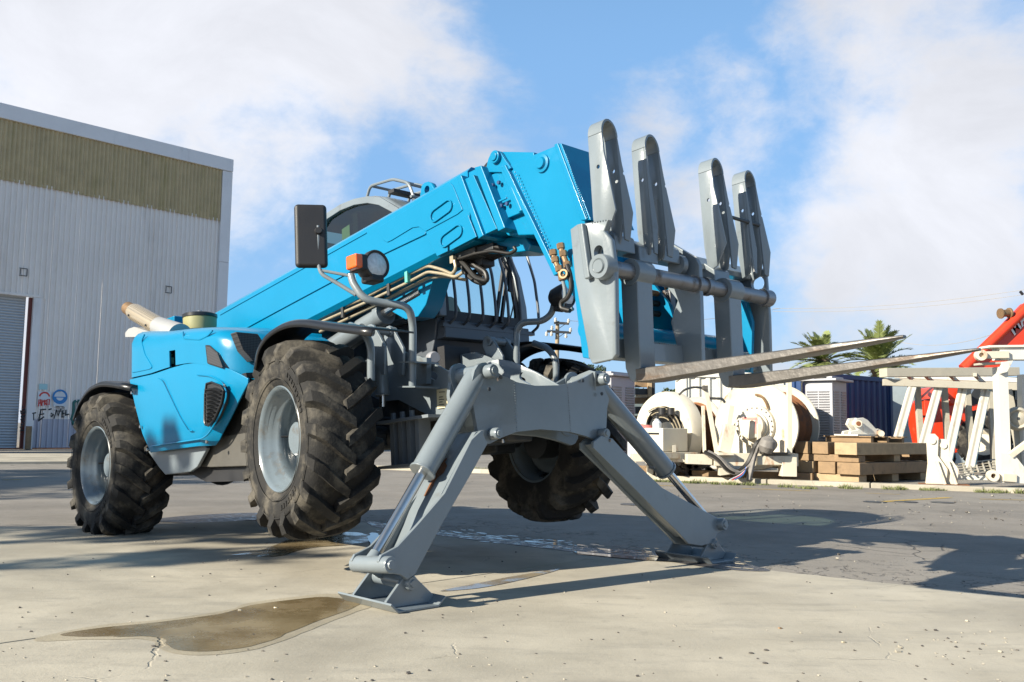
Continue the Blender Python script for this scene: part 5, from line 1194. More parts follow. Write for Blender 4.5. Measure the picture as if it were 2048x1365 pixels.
# ---- winches
def winch(u, w, Y, Rd, wid, Ang, label, full):
    p = at(u, w, Y); g = thing('winch', (p.x, p.y, YZ), label, 'winch')
    ax = Vector((math.cos(Ang), math.sin(Ang), 0)); c0 = p.copy()
    for k, nm in ((0, 'flange'), (1, 'flange')):
        cc = c0 + ax * (wid * k)
        put(MB().lathe([(0, -.02), (Rd - .03, -.02), (Rd, -.035), (Rd + .012, -.01), (Rd, .03), (0, .03)], cc, ax, 56), nm, 'cream', g, ang=40)
        for r_ in (.55, .78): put(MB().lathe([(Rd * r_, .03), (Rd * r_ + .012, .04), (Rd * r_ + .024, .03)], cc, ax, 40), 'flange_ring', 'cream', g)
    prof = [(Rd * .9, .03)]; n_ = 26
    for k in range(n_):
        x = .04 + (wid - .08) * k / n_; rr_ = Rd * (.80 - .03 * math.sin(k * .7)); prof += [(rr_, x), (rr_ + .022, x + (wid - .08) / n_ / 2), (rr_, x + (wid - .08) / n_)]
    put(MB().lathe(prof[1:], c0, ax, 48), 'cable_drum', 'rust', g, ang=60)
    return g, c0, ax
wg, c0, ax = winch(1512, 852, 18.7, .87, 1.2, rad(53), 'big cream winch drum with bolted hub facing the camera', True)
e1 = ax * -1; up = Vector((0, 0, 1)); sd1 = ax.cross(up)
hub = put(MB().lathe([(0, .30), (.235, .30), (.26, .285), (.26, .17), (.30, .16), (.30, .10), (.40, .09), (.42, .03), (.42, -.02)], c0 + sd1 * .0, e1, 36), 'hub', 'cream', wg)
b = MB()
for k in range(22):
    a = 2 * math.pi * k / 22; q = c0 + e1 * .085 + (sd1 * math.cos(a) + up * math.sin(a)) * .365; b.cyl(q, q + e1 * .04, .02, n=6)
put(b, 'hub_bolts', 'cabinet', wg)['kind'] = 'stuff'
off = -sd1 if (at(1500, 850, 18.7) - c0).dot(sd1) < 0 else sd1
q = c0 + e1 * .302 - up * .02
S1 = Vector((1, 0, 0)) - e1 * Vector((1, 0, 0)).dot(e1); S1.normalize()
put(MB().bar(q + up * .16 - S1 * .17, q + up * .16 + S1 * .14, .01, .05), 'red_band', 'redtape', wg); put(MB().bar(q + up * .16 + S1 * .13, q - up * .14 + S1 * .13, .05, .01, up=e1), 'red_band', 'redtape', wg)
def wbar(root, name, m, *args, **k):
    b = MB(); pb(b, *args); return put(b, name, m, root, bev=.006)
wbar(wg, 'post', 'cream', 1578, 762, 1579, 908, 17.9, .085)
wbar(wg, 'post_foot', 'cream', 1447, 905, 1459, 850, 18.1, .22); wbar(wg, 'guide_post', 'cream', 1457, 850, 1463, 812, 18.1, .09); wbar(wg, 'guide_post', 'cream', 1518, 848, 1518, 893, 18.0, .07)
wbar(wg, 'skid_beam', 'cream', 1425, 919, 1592, 920, 18.1, .24, .3); wbar(wg, 'skid_beam', 'cream', 1513, 921, 1592, 921, 17.9, .17, .12)
wbar(wg, 'skid_plate', 'stone', 1519, 906, 1580, 907, 17.95, .03, .35); wbar(wg, 'skid_plate', 'cream', 1432, 908, 1465, 908, 17.95, .05, .3)
wbar(wg, 'skid_leg', 'cream', 1575, 925, 1575, 953, 17.95, .28); wbar(wg, 'skid_leg', 'cream', 1444, 925, 1448, 950, 18.1, .2)
wbar(wg, 'rear_skid', 'cream', 1590, 915, 1680, 905, 19.6, .2)
b = MB()
for k in range(16):
    a = rad(70 - k * 7); b
b.tube([c0 + e1 * .05 + up * .62 + S1 * .02, c0 + e1 * .08 + up * .60 + S1 * .15, c0 + e1 * .08 + up * .48 + S1 * .24, c0 + e1 * .06 + up * .34 + S1 * .28], .025, 7, smooth=.08); put(b, 'feed_hose', 'fitting', wg)
w2, d0, ax2 = winch(1347, 866, 19.6, .77, .72, rad(36), 'smaller cream winch drum with hoses behind a rusty steel box', False)
put(MB().prism([(d0.x - .5, .95), (d0.x + .1, 1.0)], 0, 1) if False else MB().lathe([(.55, -.3), (.82, -.32), (.86, -.25), (.86, -.02)], d0, ax2, 48), 'drum_hood', 'cream', w2)
e2 = ax2 * -1; S2 = Vector((1, 0, 0)) - e2 * Vector((1, 0, 0)).dot(e2); S2.normalize()
for k in range(7):
    r_ = .42 + k * .035; P = [d0 + e2 * (.36 + .01 * k) + S2 * (r_ * math.sin(a)) + up * (r_ * math.cos(a) - .1) for a in [rad(-30 + 14 * j) for j in range(12)]]
    put(MB().tube(P, .014, 6), 'hose', 'hose' if k % 3 else 'pipe', w2)
put(MB().cyl(d0 + e2 * .20 - up * .05, d0 + e2 * .06 - up * .05, .62, n=36), 'dark_backing_disc', 'dark_steel', w2)  # dark disc added as the shade inside the hollow drum end
for du in (-14, 4): q = at(1338 + du, 816, 19.0); put(MB().cyl(q, q + Vector((0, 0, -.14)), .075, n=14), 'filter_bowl', 'blackmatt', w2)
wbar(w2, 'filter_rail', 'dark_steel', 1312, 828, 1350, 829, 19.0, .04)
pb_ = thing('control_box', tuple(at(1332, 900, 18.5).xy) + (YZ,), 'rust-streaked cream steel box with slot in front of the smaller winch', 'box')
p = at(1332, 880, 18.6); Rb = Matrix.Rotation(rad(38), 3, 'Z')
put(MB().box(p, (.72, .5, .46), Rb), 'box_body', 'cream', pb_, bev=.012); 
fq = p + Rb @ Vector((-.365, 0, .12)); put(MB().box(fq, (.01, .3, .035), Rb), 'slot', 'holeblack', pb_)
put(MB().box(p + Vector((0, 0, -.30)), (1.1, .7, .12), Rb), 'box_skid', 'cream', pb_, bev=.01)
wbar(pb_, 'skid_leg', 'cream', 1318, 905, 1318, 962, 18.8, .14); wbar(pb_, 'lifting_lug', 'offwhite', 1345, 898, 1352, 898, 18.2, .14, .05)
wbar(pb_, 'skid_beam', 'cream', 1262, 915, 1425, 917, 18.5, .16, .3); wbar(pb_, 'skid_block', 'cream', 1372, 918, 1422, 920, 18.1, .19, .25)
b = MB(); rr = random.Random(3)
for k in range(26): u = rr.uniform(1300, 1425); q = at(u, rr.uniform(932, 955), 18.9); b.box(q, (rr.uniform(.05, .3), .1, rr.uniform(.04, .14)), Matrix.Rotation(rr.random(), 3, 'Y'))
put(b, 'undergear', 'stone', pb_)['kind'] = 'stuff'
# oil drum and white canister beside it
g = thing('plastic_drum', tuple(at(1285, 880, 18.8).xy) + (YZ,), 'white plastic tank with pink cloth over it left of the steel box', 'tank')
p = at(1283, 880, 18.9); put(MB().lathe([(0, -.35), (.26, -.35), (.28, -.3), (.28, .2), (.2, .29), (0, .3)], p, (0, 0, 1), 28), 'tank_body', 'signwhite', g); put(MB().lathe([(.283, .08), (.285, .2), (.22, .29), (.0, .315)], p + Vector((.0, -.01, 0)), (0, 0, 1), 28), 'pink_cloth', 'redtape', g)
wbar(g, 'stand_leg', 'cream', 1268, 905, 1262, 960, 18.9, .12); wbar(g, 'stand_leg', 'cream', 1300, 905, 1300, 960, 18.9, .12)
g = thing('canister', tuple(at(1314, 850, 18.4).xy) + (YZ,), 'small white canister with black cap standing on the steel box', 'canister')
p = at(1314, 848, 18.5); put(MB().lathe([(0, -.12), (.085, -.12), (.09, .02), (.04, .08), (.035, .10)], p, (0, 0, 1), 12), 'canister_body', 'signwhite', g); put(MB().cyl(p + Vector((0, 0, .1)), p + Vector((0, 0, .15)), .04, n=10), 'cap', 'blackmatt', g)
# A-frame davit between winches
g = thing('davit_frame', tuple(at(1425, 905, 18.3).xy) + (YZ,), 'thin cream davit arm with bent grey pipe between the two winches', 'frame')
wbar(g, 'mast', 'cream', 1411, 778, 1434, 907, 18.2, .08); wbar(g, 'stay_post', 'cream', 1406, 812, 1409, 905, 18.3, .06)
put(MB().tube([at(1358, 790, 18.2), at(1368, 780, 18.2), at(1388, 774, 18.2), at(1408, 777, 18.2)], .022, 8, smooth=.2), 'bent_pipe', 'dark_steel', g)
put(MB().tube([at(1420, 797, 18.2), at(1445, 798, 18.2), at(1450, 806, 18.2)], .025, 8, smooth=.1), 'stub_pipe', 'dark_steel', g); put(MB().box(at(1410, 776, 18.15), (.1, .1, .09)), 'pulley_block', 'stone', g, bev=.01)
# big dirty cable bundle slung to the ground
g = thing('cable_bundle', tuple(at(1470, 950, 17.9).xy) + (YZ,), 'grey taped cable bundle sagging from the big winch to the ground', 'cables')
for k in range(13):
    dx, dy = rr.uniform(-5, 5), rr.uniform(-4, 4)
    P = [at(1412 + dx, 905 + dy * .5, 17.9), at(1437 + dx, 917 + dy, 17.8), at(1456 + dx, 940 + dy, 17.75), at(1475 + dx, 948 + dy * .7, 17.75), at(1497 + dx, 932 + dy, 17.8), at(1508 + dx, 908 + dy, 17.8), at(1514 + dx, 888 + dy, 17.75), at(1535 + dx, 876 + dy, 17.8), at(1550 + dx, 890 + dy, 17.8), at(1538 + dx, 902 + dy * .5, 17.85)]
    put(MB().tube(P, rr.uniform(.026, .05), 6, smooth=.25), 'cable', 'tarp' if k % 3 else 'hose', g)
for k in range(4):
    put(MB().tube([at(1492 + k, 935, 17.75), at(1488 - k * 3, 950, 17.6), at(1470 - k * 5, 960, 17.45)], .012, 5, smooth=.15), 'cable_tail', ['signblue', 'redink', 'signwhite', 'hose'][k], g)
put(MB().bar(at(1510, 905, 17.8), at(1497, 962, 17.7), .10, .07), 'wrap', 'tarp', g, bev=.02)
b = MB(); q = at(1535, 890, 17.7); put(MB().lathe([(0, -.17), (.12, -.14), (.17, -.02), (.14, .1), (.05, .17), (0, .17)], q, (.2, -.3, 1), 14), 'plastic_wrap', 'tarp', g)
# ---- louvred cabinets
def cabinet(uc, wb, Y, top_w, wl_, wr_, ang, label, left=True):
    p = at(uc, wb, Y); h = zat(uc, top_w, Y) - YZ; g = thing('louvred_cabinet', (p.x, p.y, YZ), label, 'cabinet')
    a = rad(ang); X = Matrix(((math.cos(a), -math.sin(a), 0, 0), (math.sin(a), math.cos(a), 0, 0), (0, 0, 1, 0), (0, 0, 0, 1)))
    # local: corner at origin, right face along +x, left face along +y
    MB(X).span((0, 0, .08), (wr_, wl_, h)).build('cabinet_body', 'cabinet', g, bev=.01)
    MB(X).span((-.10, -.12, h), (wr_ + .12, wl_ + .1, h + .05)).build('cabinet_roof', 'cabinet', g, bev=.012)
    MB(X).span((0, 0, h + .05), (wr_ * .8, wl_, h + .10)).build('roof_cap', 'cabinet', g, bev=.012)
    n_ = int((h - .3) / .055)
    b = MB(X)
    for k in range(n_):
        z_ = .15 + k * .055
        for x0_, x1_ in ((.06, wr_ * .42), (wr_ * .60, wr_ - .05)): b._a([(x0_, -.002, z_), (x1_, -.002, z_), (x1_, -.022, z_ + .03), (x0_, -.022, z_ + .03), (x0_, -.002, z_ + .034), (x1_, -.002, z_ + .034)], [(0, 1, 2, 3), (3, 2, 5, 4), (0, 3, 4), (1, 5, 2)])
        for y0_, y1_ in ((.07, wl_ * .48), (wl_ * .53, wl_ - .06)): b._a([(-.002, y0_, z_), (-.002, y1_, z_), (-.022, y1_, z_ + .03), (-.022, y0_, z_ + .03), (-.002, y0_, z_ + .034), (-.002, y1_, z_ + .034)], [(0, 1, 2, 3), (3, 2, 5, 4), (0, 3, 4), (1, 5, 2)])
    o = b.build('louvres', 'cabinet', g, smooth=False); o['kind'] = 'stuff'
    MB(X).tube([(-.08, wl_ + .02, .1), (-.08, wl_ + .02, h), (-.08, .1, h + .07)], .02, 8, smooth=.08).build('conduit', 'dark_steel', g)
    return g
cabinet(1667, 893, 19.8, 762, .62, .82, 50, 'grey louvred steel cabinet behind the timber stack by the navy container')
cabinet(1222, 880, 20.2, 752, .9, .95, 50, 'grey louvred steel cabinet seen between stabiliser block and raised forks')
# crate rack
g = thing('crate_rack', tuple(at(1290, 870, 21.5).xy) + (YZ,), 'stack of dark weathered slatted crates beside the left louvred cabinet', 'crates')
for k, (a, c_) in enumerate(((764, 775), (778, 790), (795, 808), (814, 828), (832, 842), (850, 862))): wbar(g, 'board', 'dark_steel' if k % 2 else 'timber', 1270, (a + c_) / 2, 1299, (a + c_) / 2, 21.5, (c_ - a) / 86)
wbar(g, 'upright', 'timber_light', 1299, 762, 1299, 880, 21.4, .09, .2); wbar(g, 'upright', 'blackmatt', 1304, 762, 1304, 880, 21.6, .05, .6); wbar(g, 'rail', 'timber_light', 1272, 792, 1300, 792, 21.3, .05)
# ---- containers and tank
def container(u0, wt, Y, ang, ln, h, label, m, dep=2.4, name='shipping_container', door=False):
    p = at(u0, wt, Y); zt_ = p.z; g = thing(name, (p.x, p.y, max(YZ, zt_ - h)), label, 'container')
    a = rad(ang); X = Matrix(((math.cos(a), -math.sin(a), 0, 0), (math.sin(a), math.cos(a), 0, 0), (0, 0, 1, 0), (0, 0, 0, 1))); h = zt_ - g.location.z
    n_ = int(ln / .28)
    def sheet_(x0_, x1_): 
        P = [(x0_, 0), (x0_ + (x1_ - x0_) * .3, 0), (x0_ + (x1_ - x0_) * .45, .045), (x0_ + (x1_ - x0_) * .85, .045), (x1_, 0)]
        return P
    P = []
    for k in range(n_): P += sheet_(.1 + (ln - .2) * k / n_, .1 + (ln - .2) * (k + 1) / n_)
    MB(X).grid([[Vector((x, .03 + y, z_)) for x, y in P] for z_ in (.12, h - .10)]).build('side_wall', m, g, smooth=False)
    MB(X).grid([[Vector((.03 + y, x * dep / ln, z_)) for x, y in P] for z_ in (.12, h - .10)]).build('end_wall', m, g, smooth=False)
    MB(X).span((0.1, .1, h - .1), (ln, dep, h - .03)).build('roof', m, g)
    for x_ in (0, ln - .12): MB(X).span((x_, 0, 0), (x_ + .12, .12, h)).build('corner_post', m, g, bev=.008)
    MB(X).span((.12, 0, h - .12), (ln - .12, .08, h)).build('top_rail', m, g, bev=.006); MB(X).span((.12, 0, 0), (ln - .12, .08, .15)).build('bottom_rail', m, g, bev=.006)
    MB(X).span((0, .12, h - .12), (.08, dep, h)).build('top_rail', m, g, bev=.006); MB(X).span((0, dep - .12, 0), (.12, dep, h)).build('corner_post', m, g, bev=.008)
    return g, X
container(1601, 742, 23.2, 38, 4.3, 2.75, 'navy blue shipping container behind the louvred cabinet', 'navy')
g, X = container(1364, 745, 23.8, -6, 3.1, 2.75, 'cream rust-streaked container behind the winches', 'white')
g = thing('tank_container', tuple(at(1800, 870, 26).xy) + (YZ,), 'pale grey tank with ladder rungs between navy container and red machine', 'tank')
p = at(1775, 757, 27); q = at(1880, 760, 27)
b = MB(); prof = [(0, 0), (0, p.z), (3.4, p.z), (3.4, 0)]; put(MB(Matrix.Translation((p.x, p.y, YZ)) @ Matrix.Rotation(rad(10), 4, 'Z')).prism([(0, .9), (.25, .15), (.6, 0), (3.2, 0), (3.2, p.z), (0, p.z)], 0, 2.2), 'tank_shell', 'paleblue', g, bev=.03)
for w in (777, 802, 828, 850): wbar(g, 'rung', 'dark_steel', 1842, w, 1862, w - 2, 25.5, .03)
# ---- white lattice frame lying by the kerb
g = thing('lattice_frame', tuple(at(1900, 965, 17.8).xy) + (YZ,), 'white painted steel lattice section with slanting braces by the kerb', 'frame')
Y = 18.4
DY = 2.3
def ch(u1, w1, u2, w2, Y1, Y2, th, m='offwhite', nm='chord', dp=None): b = MB(); pb(b, u1, w1, u2, w2, Y1 + DY, th * (1 + DY * .05), dp, Y2 + DY); put(b, nm, m, g, bev=.006)
ch(1766, 746, 2030, 744, 18.0, 18.6, .17, 'offwhite', 'top_chord', .3); ch(1766, 765, 2050, 775, 18.1, 17.7, .13, 'offwhite', 'top_chord'); ch(1790, 752, 2060, 762, 20.4, 19.8, .10, 'white', 'rear_chord'); ch(1800, 756, 2060, 768, 21.2, 20.6, .08, 'offwhite', 'rear_chord')
for k, u in enumerate((1815, 1850, 1900, 1950)): ch(u, 750, u + 8, 758, 18.2, 21, .07, 'offwhite', 'cross_member')
for u1, w1, u2, w2, th in ((1826, 768, 1775, 950, .15), (1878, 771, 1828, 955, .15), (1926, 775, 1887, 955, .16), (1972, 780, 1935, 955, .16)):
    ch(u1, w1, u2, w2, 18.0, 17.8, th, 'white', 'brace', .06); ch(u1 - 4, w1, u2 - 5, w2, 18.05, 17.85, .05, 'offwhite', 'brace_flange', .16); ch(u1 + 6, w1, u2 + 8, w2, 18.05, 17.85, .03, 'signteal', 'brace_flange', .12)
for u1, w1, u2, w2, th in ((1834, 768, 1846, 945, .11), (1888, 771, 1899, 945, .11), (1934, 775, 1945, 945, .11), (1980, 780, 1990, 945, .11)): ch(u1, w1, u2, w2, 18.6, 18.6, th, 'offwhite', 'upright', .1)
ch(1984, 780, 2003, 875, 19.5, 19.0, .09, 'offwhite', 'rear_brace')
for i in range(5): ch(1905, 930 + i * 5 + 0, 2002, 918 + i * 6, 17.9 - i * .2, 18.3 - i * .2, .025, 'offwhite', 'ladder_rail')
for i in range(7): ch(1912 + i * 13, 928 - i * 1, 1918 + i * 13, 948 - i * 1.5, 18.1, 17.3, .03, 'offwhite', 'rung')
ch(1770, 952, 2048, 961, 17.8, 17.4, .12, 'white', 'bottom_chord', .2); ch(1965, 966, 2060, 970, 17.3, 17.0, .05, 'white', 'bottom_rail', .3)
DY = 0
g = thing('end_frame', tuple(at(2005, 968, 17.2).xy) + (YZ,), 'white upright end frame with pipe eye at the right picture edge', 'frame')
ch(2000, 735, 2008, 955, 17.2, 17.2, .19, 'white', 'post', .2); ch(2047, 750, 2050, 960, 17.6, 17.6, .15, 'white', 'post', .2); ch(2015, 780, 2046, 935, 17.8, 17.6, .13, 'offwhite', 'brace', .1)
ch(1992, 707, 2110, 707, 17.2, 17.2, .26, 'white', 'head_beam', .3); ch(1955, 711, 2015, 710, 17.05, 17.05, .13, 'cream', 'pipe_arm', .13); ch(1968, 695, 2060, 694, 17.2, 17.2, .04, 'white', 'top_plate', .4); ch(1955, 729, 2000, 727, 17.2, 17.2, .04, 'offwhite', 'lower_plate', .3)
ch(2020, 912, 2056, 885, 17.0, 17.0, .10, 'cream', 'brace_tube', .1); ch(2003, 955, 2030, 957, 17.0, 17.0, .14, 'cream', 'foot_arm', .14)
for (u, w, r_) in ((1961, 711, .10), (1985, 952, .10)):
    q = at(u, w, 17.0); put(MB().lathe([(r_ * .45, -.07), (r_, -.07), (r_ * 1.05, 0), (r_, .07), (r_ * .45, .07)], q, (.2, 1, 0), 24, closed=True), 'pipe_eye', 'cream', g); put(MB().cyl(q + Vector((0, .05, 0)), q + Vector((0, .06, 0)), r_ * .5), 'eye_bore', 'rust', g)
put(MB().prism([(at(2000, 725, 17.1).x, at(2000, 725, 17.1).z), (at(2022, 722, 17.1).x, at(2022, 722, 17.1).z), (at(2010, 745, 17.1).x, at(2010, 745, 17.1).z), (at(1998, 748, 17.1).x, at(1998, 748, 17.1).z)], 17.02, 17.10), 'gusset', 'white', g, bev=.004)
put(MB().prism([(at(*q_, 17.0).x, at(*q_, 17.0).z) for q_ in ((2000, 905), (2030, 912), (2048, 935), (2052, 968), (2000, 966))], 16.98, 17.1), 'foot_plate', 'white', g, bev=.006)
# spare wheel rim on the frame
g = thing('wheel_rim', tuple(at(2038, 837, 17.5).xy) + (YZ,), 'cream steel wheel rim hanging at the right edge frame', 'wheel')
q = at(2036, 838, 17.3); put(MB().lathe([(.03, .05), (.09, .03), (.13, .0), (.17, .06), (.21, .02), (.22, -.03), (.225, -.06)], q, (-.35, -1, 0), 30), 'rim_disc', 'offwhite', g)
# yellowed hook brackets in front of the lattice
for (u, label, s_) in ((1868, 'rust-stained cream hook bracket next to the timber stack', 1.), (1890, 'taller rusty white pulley cheek left of the lattice braces', .9)):
    p = at(u, 965, 17.3); g = thing('pulley_bracket', (p.x, p.y, YZ), label, 'bracket')
    X = Matrix.Translation((p.x, p.y, YZ)) @ Matrix.Rotation(rad(-20), 4, 'Z')
    for y in (0, .14): put(MB(X).prism([(-.14, 0), (.2, 0), (.24, .3), (.08, .55), (.10, .78 * s_ + .1), (.04, .95 * s_), (-.06, .95 * s_), (-.10, .8), (-.09, .4)], y, y + .035), 'cheek_plate', 'cream', g, bev=.006)
    put(MB(X).cyl((-.01, -.03, .82 * s_), (-.01, .2, .82 * s_), .06), 'pulley_pin', 'cream', g); put(MB(X).span((-.25, -.1, 0), (.4, .3, .03)), 'base_plate', 'rust', g); put(MB(X).bar((.18, -.05, .03), (.05, -.05, .45), .05), 'stay', 'cream', g)
# ---- red telescopic machine behind
g = thing('red_handler', tuple(at(1960, 900, 23).xy) + (YZ,), 'bright red telescopic machine with raised boom behind the white lattice', 'telehandler')
def prism_at(pix, Y, dep): return MB().prism([(at(u, w, Y).x, at(u, w, Y).z) for u, w in pix], Y, Y + dep)
bo = put(prism_at([(1922, 748), (2060, 604), (2110, 604), (2110, 640), (2075, 660), (1990, 752)], 23, .45), 'boom', 'red', g, bev=.02)
put(MB().tube([at(1926, 738, 22.95), at(2080, 590, 22.95)], .13, 12), 'boom_cylinder', 'red', g)
put(prism_at([(1850, 805), (1862, 800), (1872, 775), (1905, 768), (1935, 765), (1935, 900), (1900, 910), (1862, 905), (1850, 850)], 23.4, 1.0), 'body', 'red', g, bev=.03)
put(prism_at([(1848, 800), (1862, 797), (1870, 830), (1850, 832)], 23.2, .6), 'bracket', 'red', g, bev=.02)
put(prism_at([(1935, 760), (1990, 755), (2100, 755), (2100, 840), (1935, 845)], 24.2, 1.4), 'cab_frame', 'dark_steel', g, bev=.03); put(prism_at([(2030, 770), (2090, 770), (2090, 800), (2030, 800)], 24.1, .05), 'window', 'glass_tint', g)
for (u, w) in ((1905, 803), (1922, 790)): q = at(u, w, 23.3); put(MB().lathe([(0, .05), (.06, .05), (.10, .02), (.11, -.05)], q, (-.2, -1, 0), 18), 'pivot_boss', 'red', g)
put(MB().bar(at(1940, 818, 23.2), at(1965, 812, 23.2), .3, .1), 'mudguard', 'red', g); put(MB().bar(at(1935, 795, 23.2), at(1960, 755, 23.2), .05), 'stay', 'chrome', g)
def tyre(u, w, Y, r_, par):
    q = at(u, w, Y); b = MB().lathe([(r_ * .5, -.2), (r_ * .85, -.24), (r_ * .96, -.18), (r_ * .97, .18), (r_ * .85, .24), (r_ * .5, .2)], q, (.55, 1, 0), 36)
    ax_ = Vector((.55, 1, 0)).normalized(); b_ = ax_.cross(Vector((0, 0, 1)))
    for k in range(16):
        a = 2 * math.pi * k / 16; e_ = b_ * math.cos(a) + Vector((0, 0, 1)) * math.sin(a); e3 = b_ * math.cos(a + .25) + Vector((0, 0, 1)) * math.sin(a + .25)
        for s_ in (-1, 1): b.bar(q + e_ * r_ * .99, q + e3 * r_ * .96 + ax_ * .24 * s_, .09, .06, up=e_)
    o = put(b, 'tyre', 'rubber', g, par); put(MB().lathe([(0, -.1), (r_ * .3, -.1), (r_ * .45, -.2), (r_ * .52, -.21)], q, (.55, 1, 0), 24), 'rim', 'cream', g, o); return o
tyre(1968, 884, 22.6, .62, None); tyre(1880, 915, 24.5, .35, None)
sp = at(2010, 627, 22.9); put(MB().lathe([(0, -.14), (.13, -.14), (.13, -.11), (.09, -.10), (.09, .10), (.13, .11), (.13, .14), (0, .14)], sp, (1, .2, .1), 22), 'cable_spool', 'fitting', g)
put(MB().bar(at(2046, 590, 22.9), at(2040, 583, 22.9), .05), 'camera_stub', 'blackmatt', g)
tcu = bpy.data.curves.new('lettering', 'FONT'); tcu.body = 'MANITOU'; tcu.size = .40; tcu.extrude = .008; tcu.shear = .25; tcu.offset = .006
to = bpy.data.objects.new('lettering_tmp', tcu); C.objects.link(to); bpy.context.view_layer.update()
me = bpy.data.meshes.new_from_object(to.evaluated_get(bpy.context.evaluated_depsgraph_get())); bpy.data.objects.remove(to); me.materials.clear(); me.materials.append(M['whiteprint'])
lo = bpy.data.objects.new('lettering', me); C.objects.link(lo); lo.parent = bo
pa, pc = at(2027, 672, 22.98), at(2075, 622, 22.98); dd = (pc - pa); ang_ = math.atan2(dd.z, dd.x)
lo.rotation_euler = (math.pi / 2, -ang_, 0); lo.location = Vector((pa.x, 22.975, pa.z)) - g.location
# ---- utility pole and wires
g = thing('utility_pole', tuple(at(1116, 800, 62).xy) + (0,), 'wooden power pole with two crossarms seen beneath the raised boom', 'pole')
p = at(1115, 643, 62); put(MB().cyl((p.x - .04, 62, 0), (p.x, 62, p.z), .19, .13, 12), 'pole_shaft', 'pole', g)
for w, u0_, u1_ in ((646, 1108, 1138), (663, 1094, 1142)):
    put(MB().bar(at(u0_, w, 61.8), at(u1_, w + (u1_ - u0_) * .06, 61.8), .12, .16), 'crossarm', 'dark_steel', g)
    put(MB().bar(at(1117, w + 12, 61.8), at(1130, w + 3, 61.8), .04), 'crossarm_brace', 'dark_steel', g)
for (u, w) in ((1111, 640), (1137, 642), (1093, 668), (1103, 668), (1104, 656), (1132, 672), (1141, 660)): q = at(u, w, 61.7); put(MB().lathe([(0, -.16), (.07, -.15), (.12, -.03), (.06, .0), (.10, .08), (0, .16)], q, (0, 0, 1), 10), 'insulator', 'insul', g)
for (a, c_, lab) in (((1545, 617, 70), (2120, 568, 60), 'highest pale overhead wire crossing the right sky'), ((1545, 623, 70), (2120, 578, 60), 'second pale overhead wire just under the highest one'), ((1790, 682, 60), (2000, 663, 50), 'short dark wire running from behind the palms to the red boom'), ((1140, 642, 61.8), (1560, 617, 66), 'wire running right from the power pole top')):
    P0, P1 = at(*a), at(*c_); P = [P0.lerp(P1, k / 16) - Vector((0, 0, .5 * (1 - (2 * k / 16 - 1) ** 2))) for k in range(17)]
    b = MB().tube([p_ - P0 for p_ in P], .014, 5); o = b.build('overhead_wire', 'wire'); o.location = P0; tag(o, lab, 'wire', 'overhead wires')
# ---- distant hill with scrub and trees
prof = [(700, 800), (900, 770), (1040, 748), (1120, 738), (1160, 741), (1200, 750), (1240, 765), (1290, 790), (1362, 786), (1450, 800), (1600, 830), (1800, 850), (2300, 862)]
rows = [[at(u, w, 520) for u, w in prof], [Vector((at(u, w, 420).x, 420, max(0, at(u, w, 520).z * .45 - .5))) for u, w in prof], [Vector((at(u, w, 330).x, 330, -2)) for u, w in prof]]
rows.insert(0, [Vector((v.x, 700, -5)) for v in rows[0]])
struct(MB().grid(rows).build('hill', 'hill'))
b = MB(); rt = random.Random(11)
def clump(b, c, r_, n_, leaf):
    for k in range(n_):
        d_ = Vector((rt.gauss(0, 1), rt.gauss(0, 1), rt.gauss(0, 1))).normalized() * r_ * rt.random() ** .4; p_ = c + Vector((d_.x, d_.y, d_.z * .75))
        a, e_ = Vector((rt.gauss(0, 1), rt.gauss(0, 1), rt.gauss(0, 1))).normalized() * leaf, Vector((rt.gauss(0, 1), rt.gauss(0, 1), rt.gauss(0, 1))).normalized() * leaf
        b._a([p_ - a, p_ + e_, p_ + a, p_ - e_ * .8], [(0, 1, 2, 3)])
for i in range(90):
    u = rt.uniform(900, 1500); wv = zt([(a_, b_) for a_, b_ in prof])(u); p_ = at(u, wv - rt.uniform(-4, 4), rt.uniform(470, 515)); r_ = rt.uniform(1.0, 3.0)
    clump(b, p_ + Vector((0, 0, r_ * .2)), r_, 60, .5)
for u, w in ((1180, 738), (1200, 740), (1165, 735), (1334, 786), (1353, 788), (1358, 786)): clump(b, at(u, w, 500), 3.4, 160, .7); b.cyl(at(u, w, 500), at(u, w + 10, 500), .35, n=5)
o = b.build('hill_trees', 'leaf2', smooth=False, fix=False); o['kind'] = 'stuff'
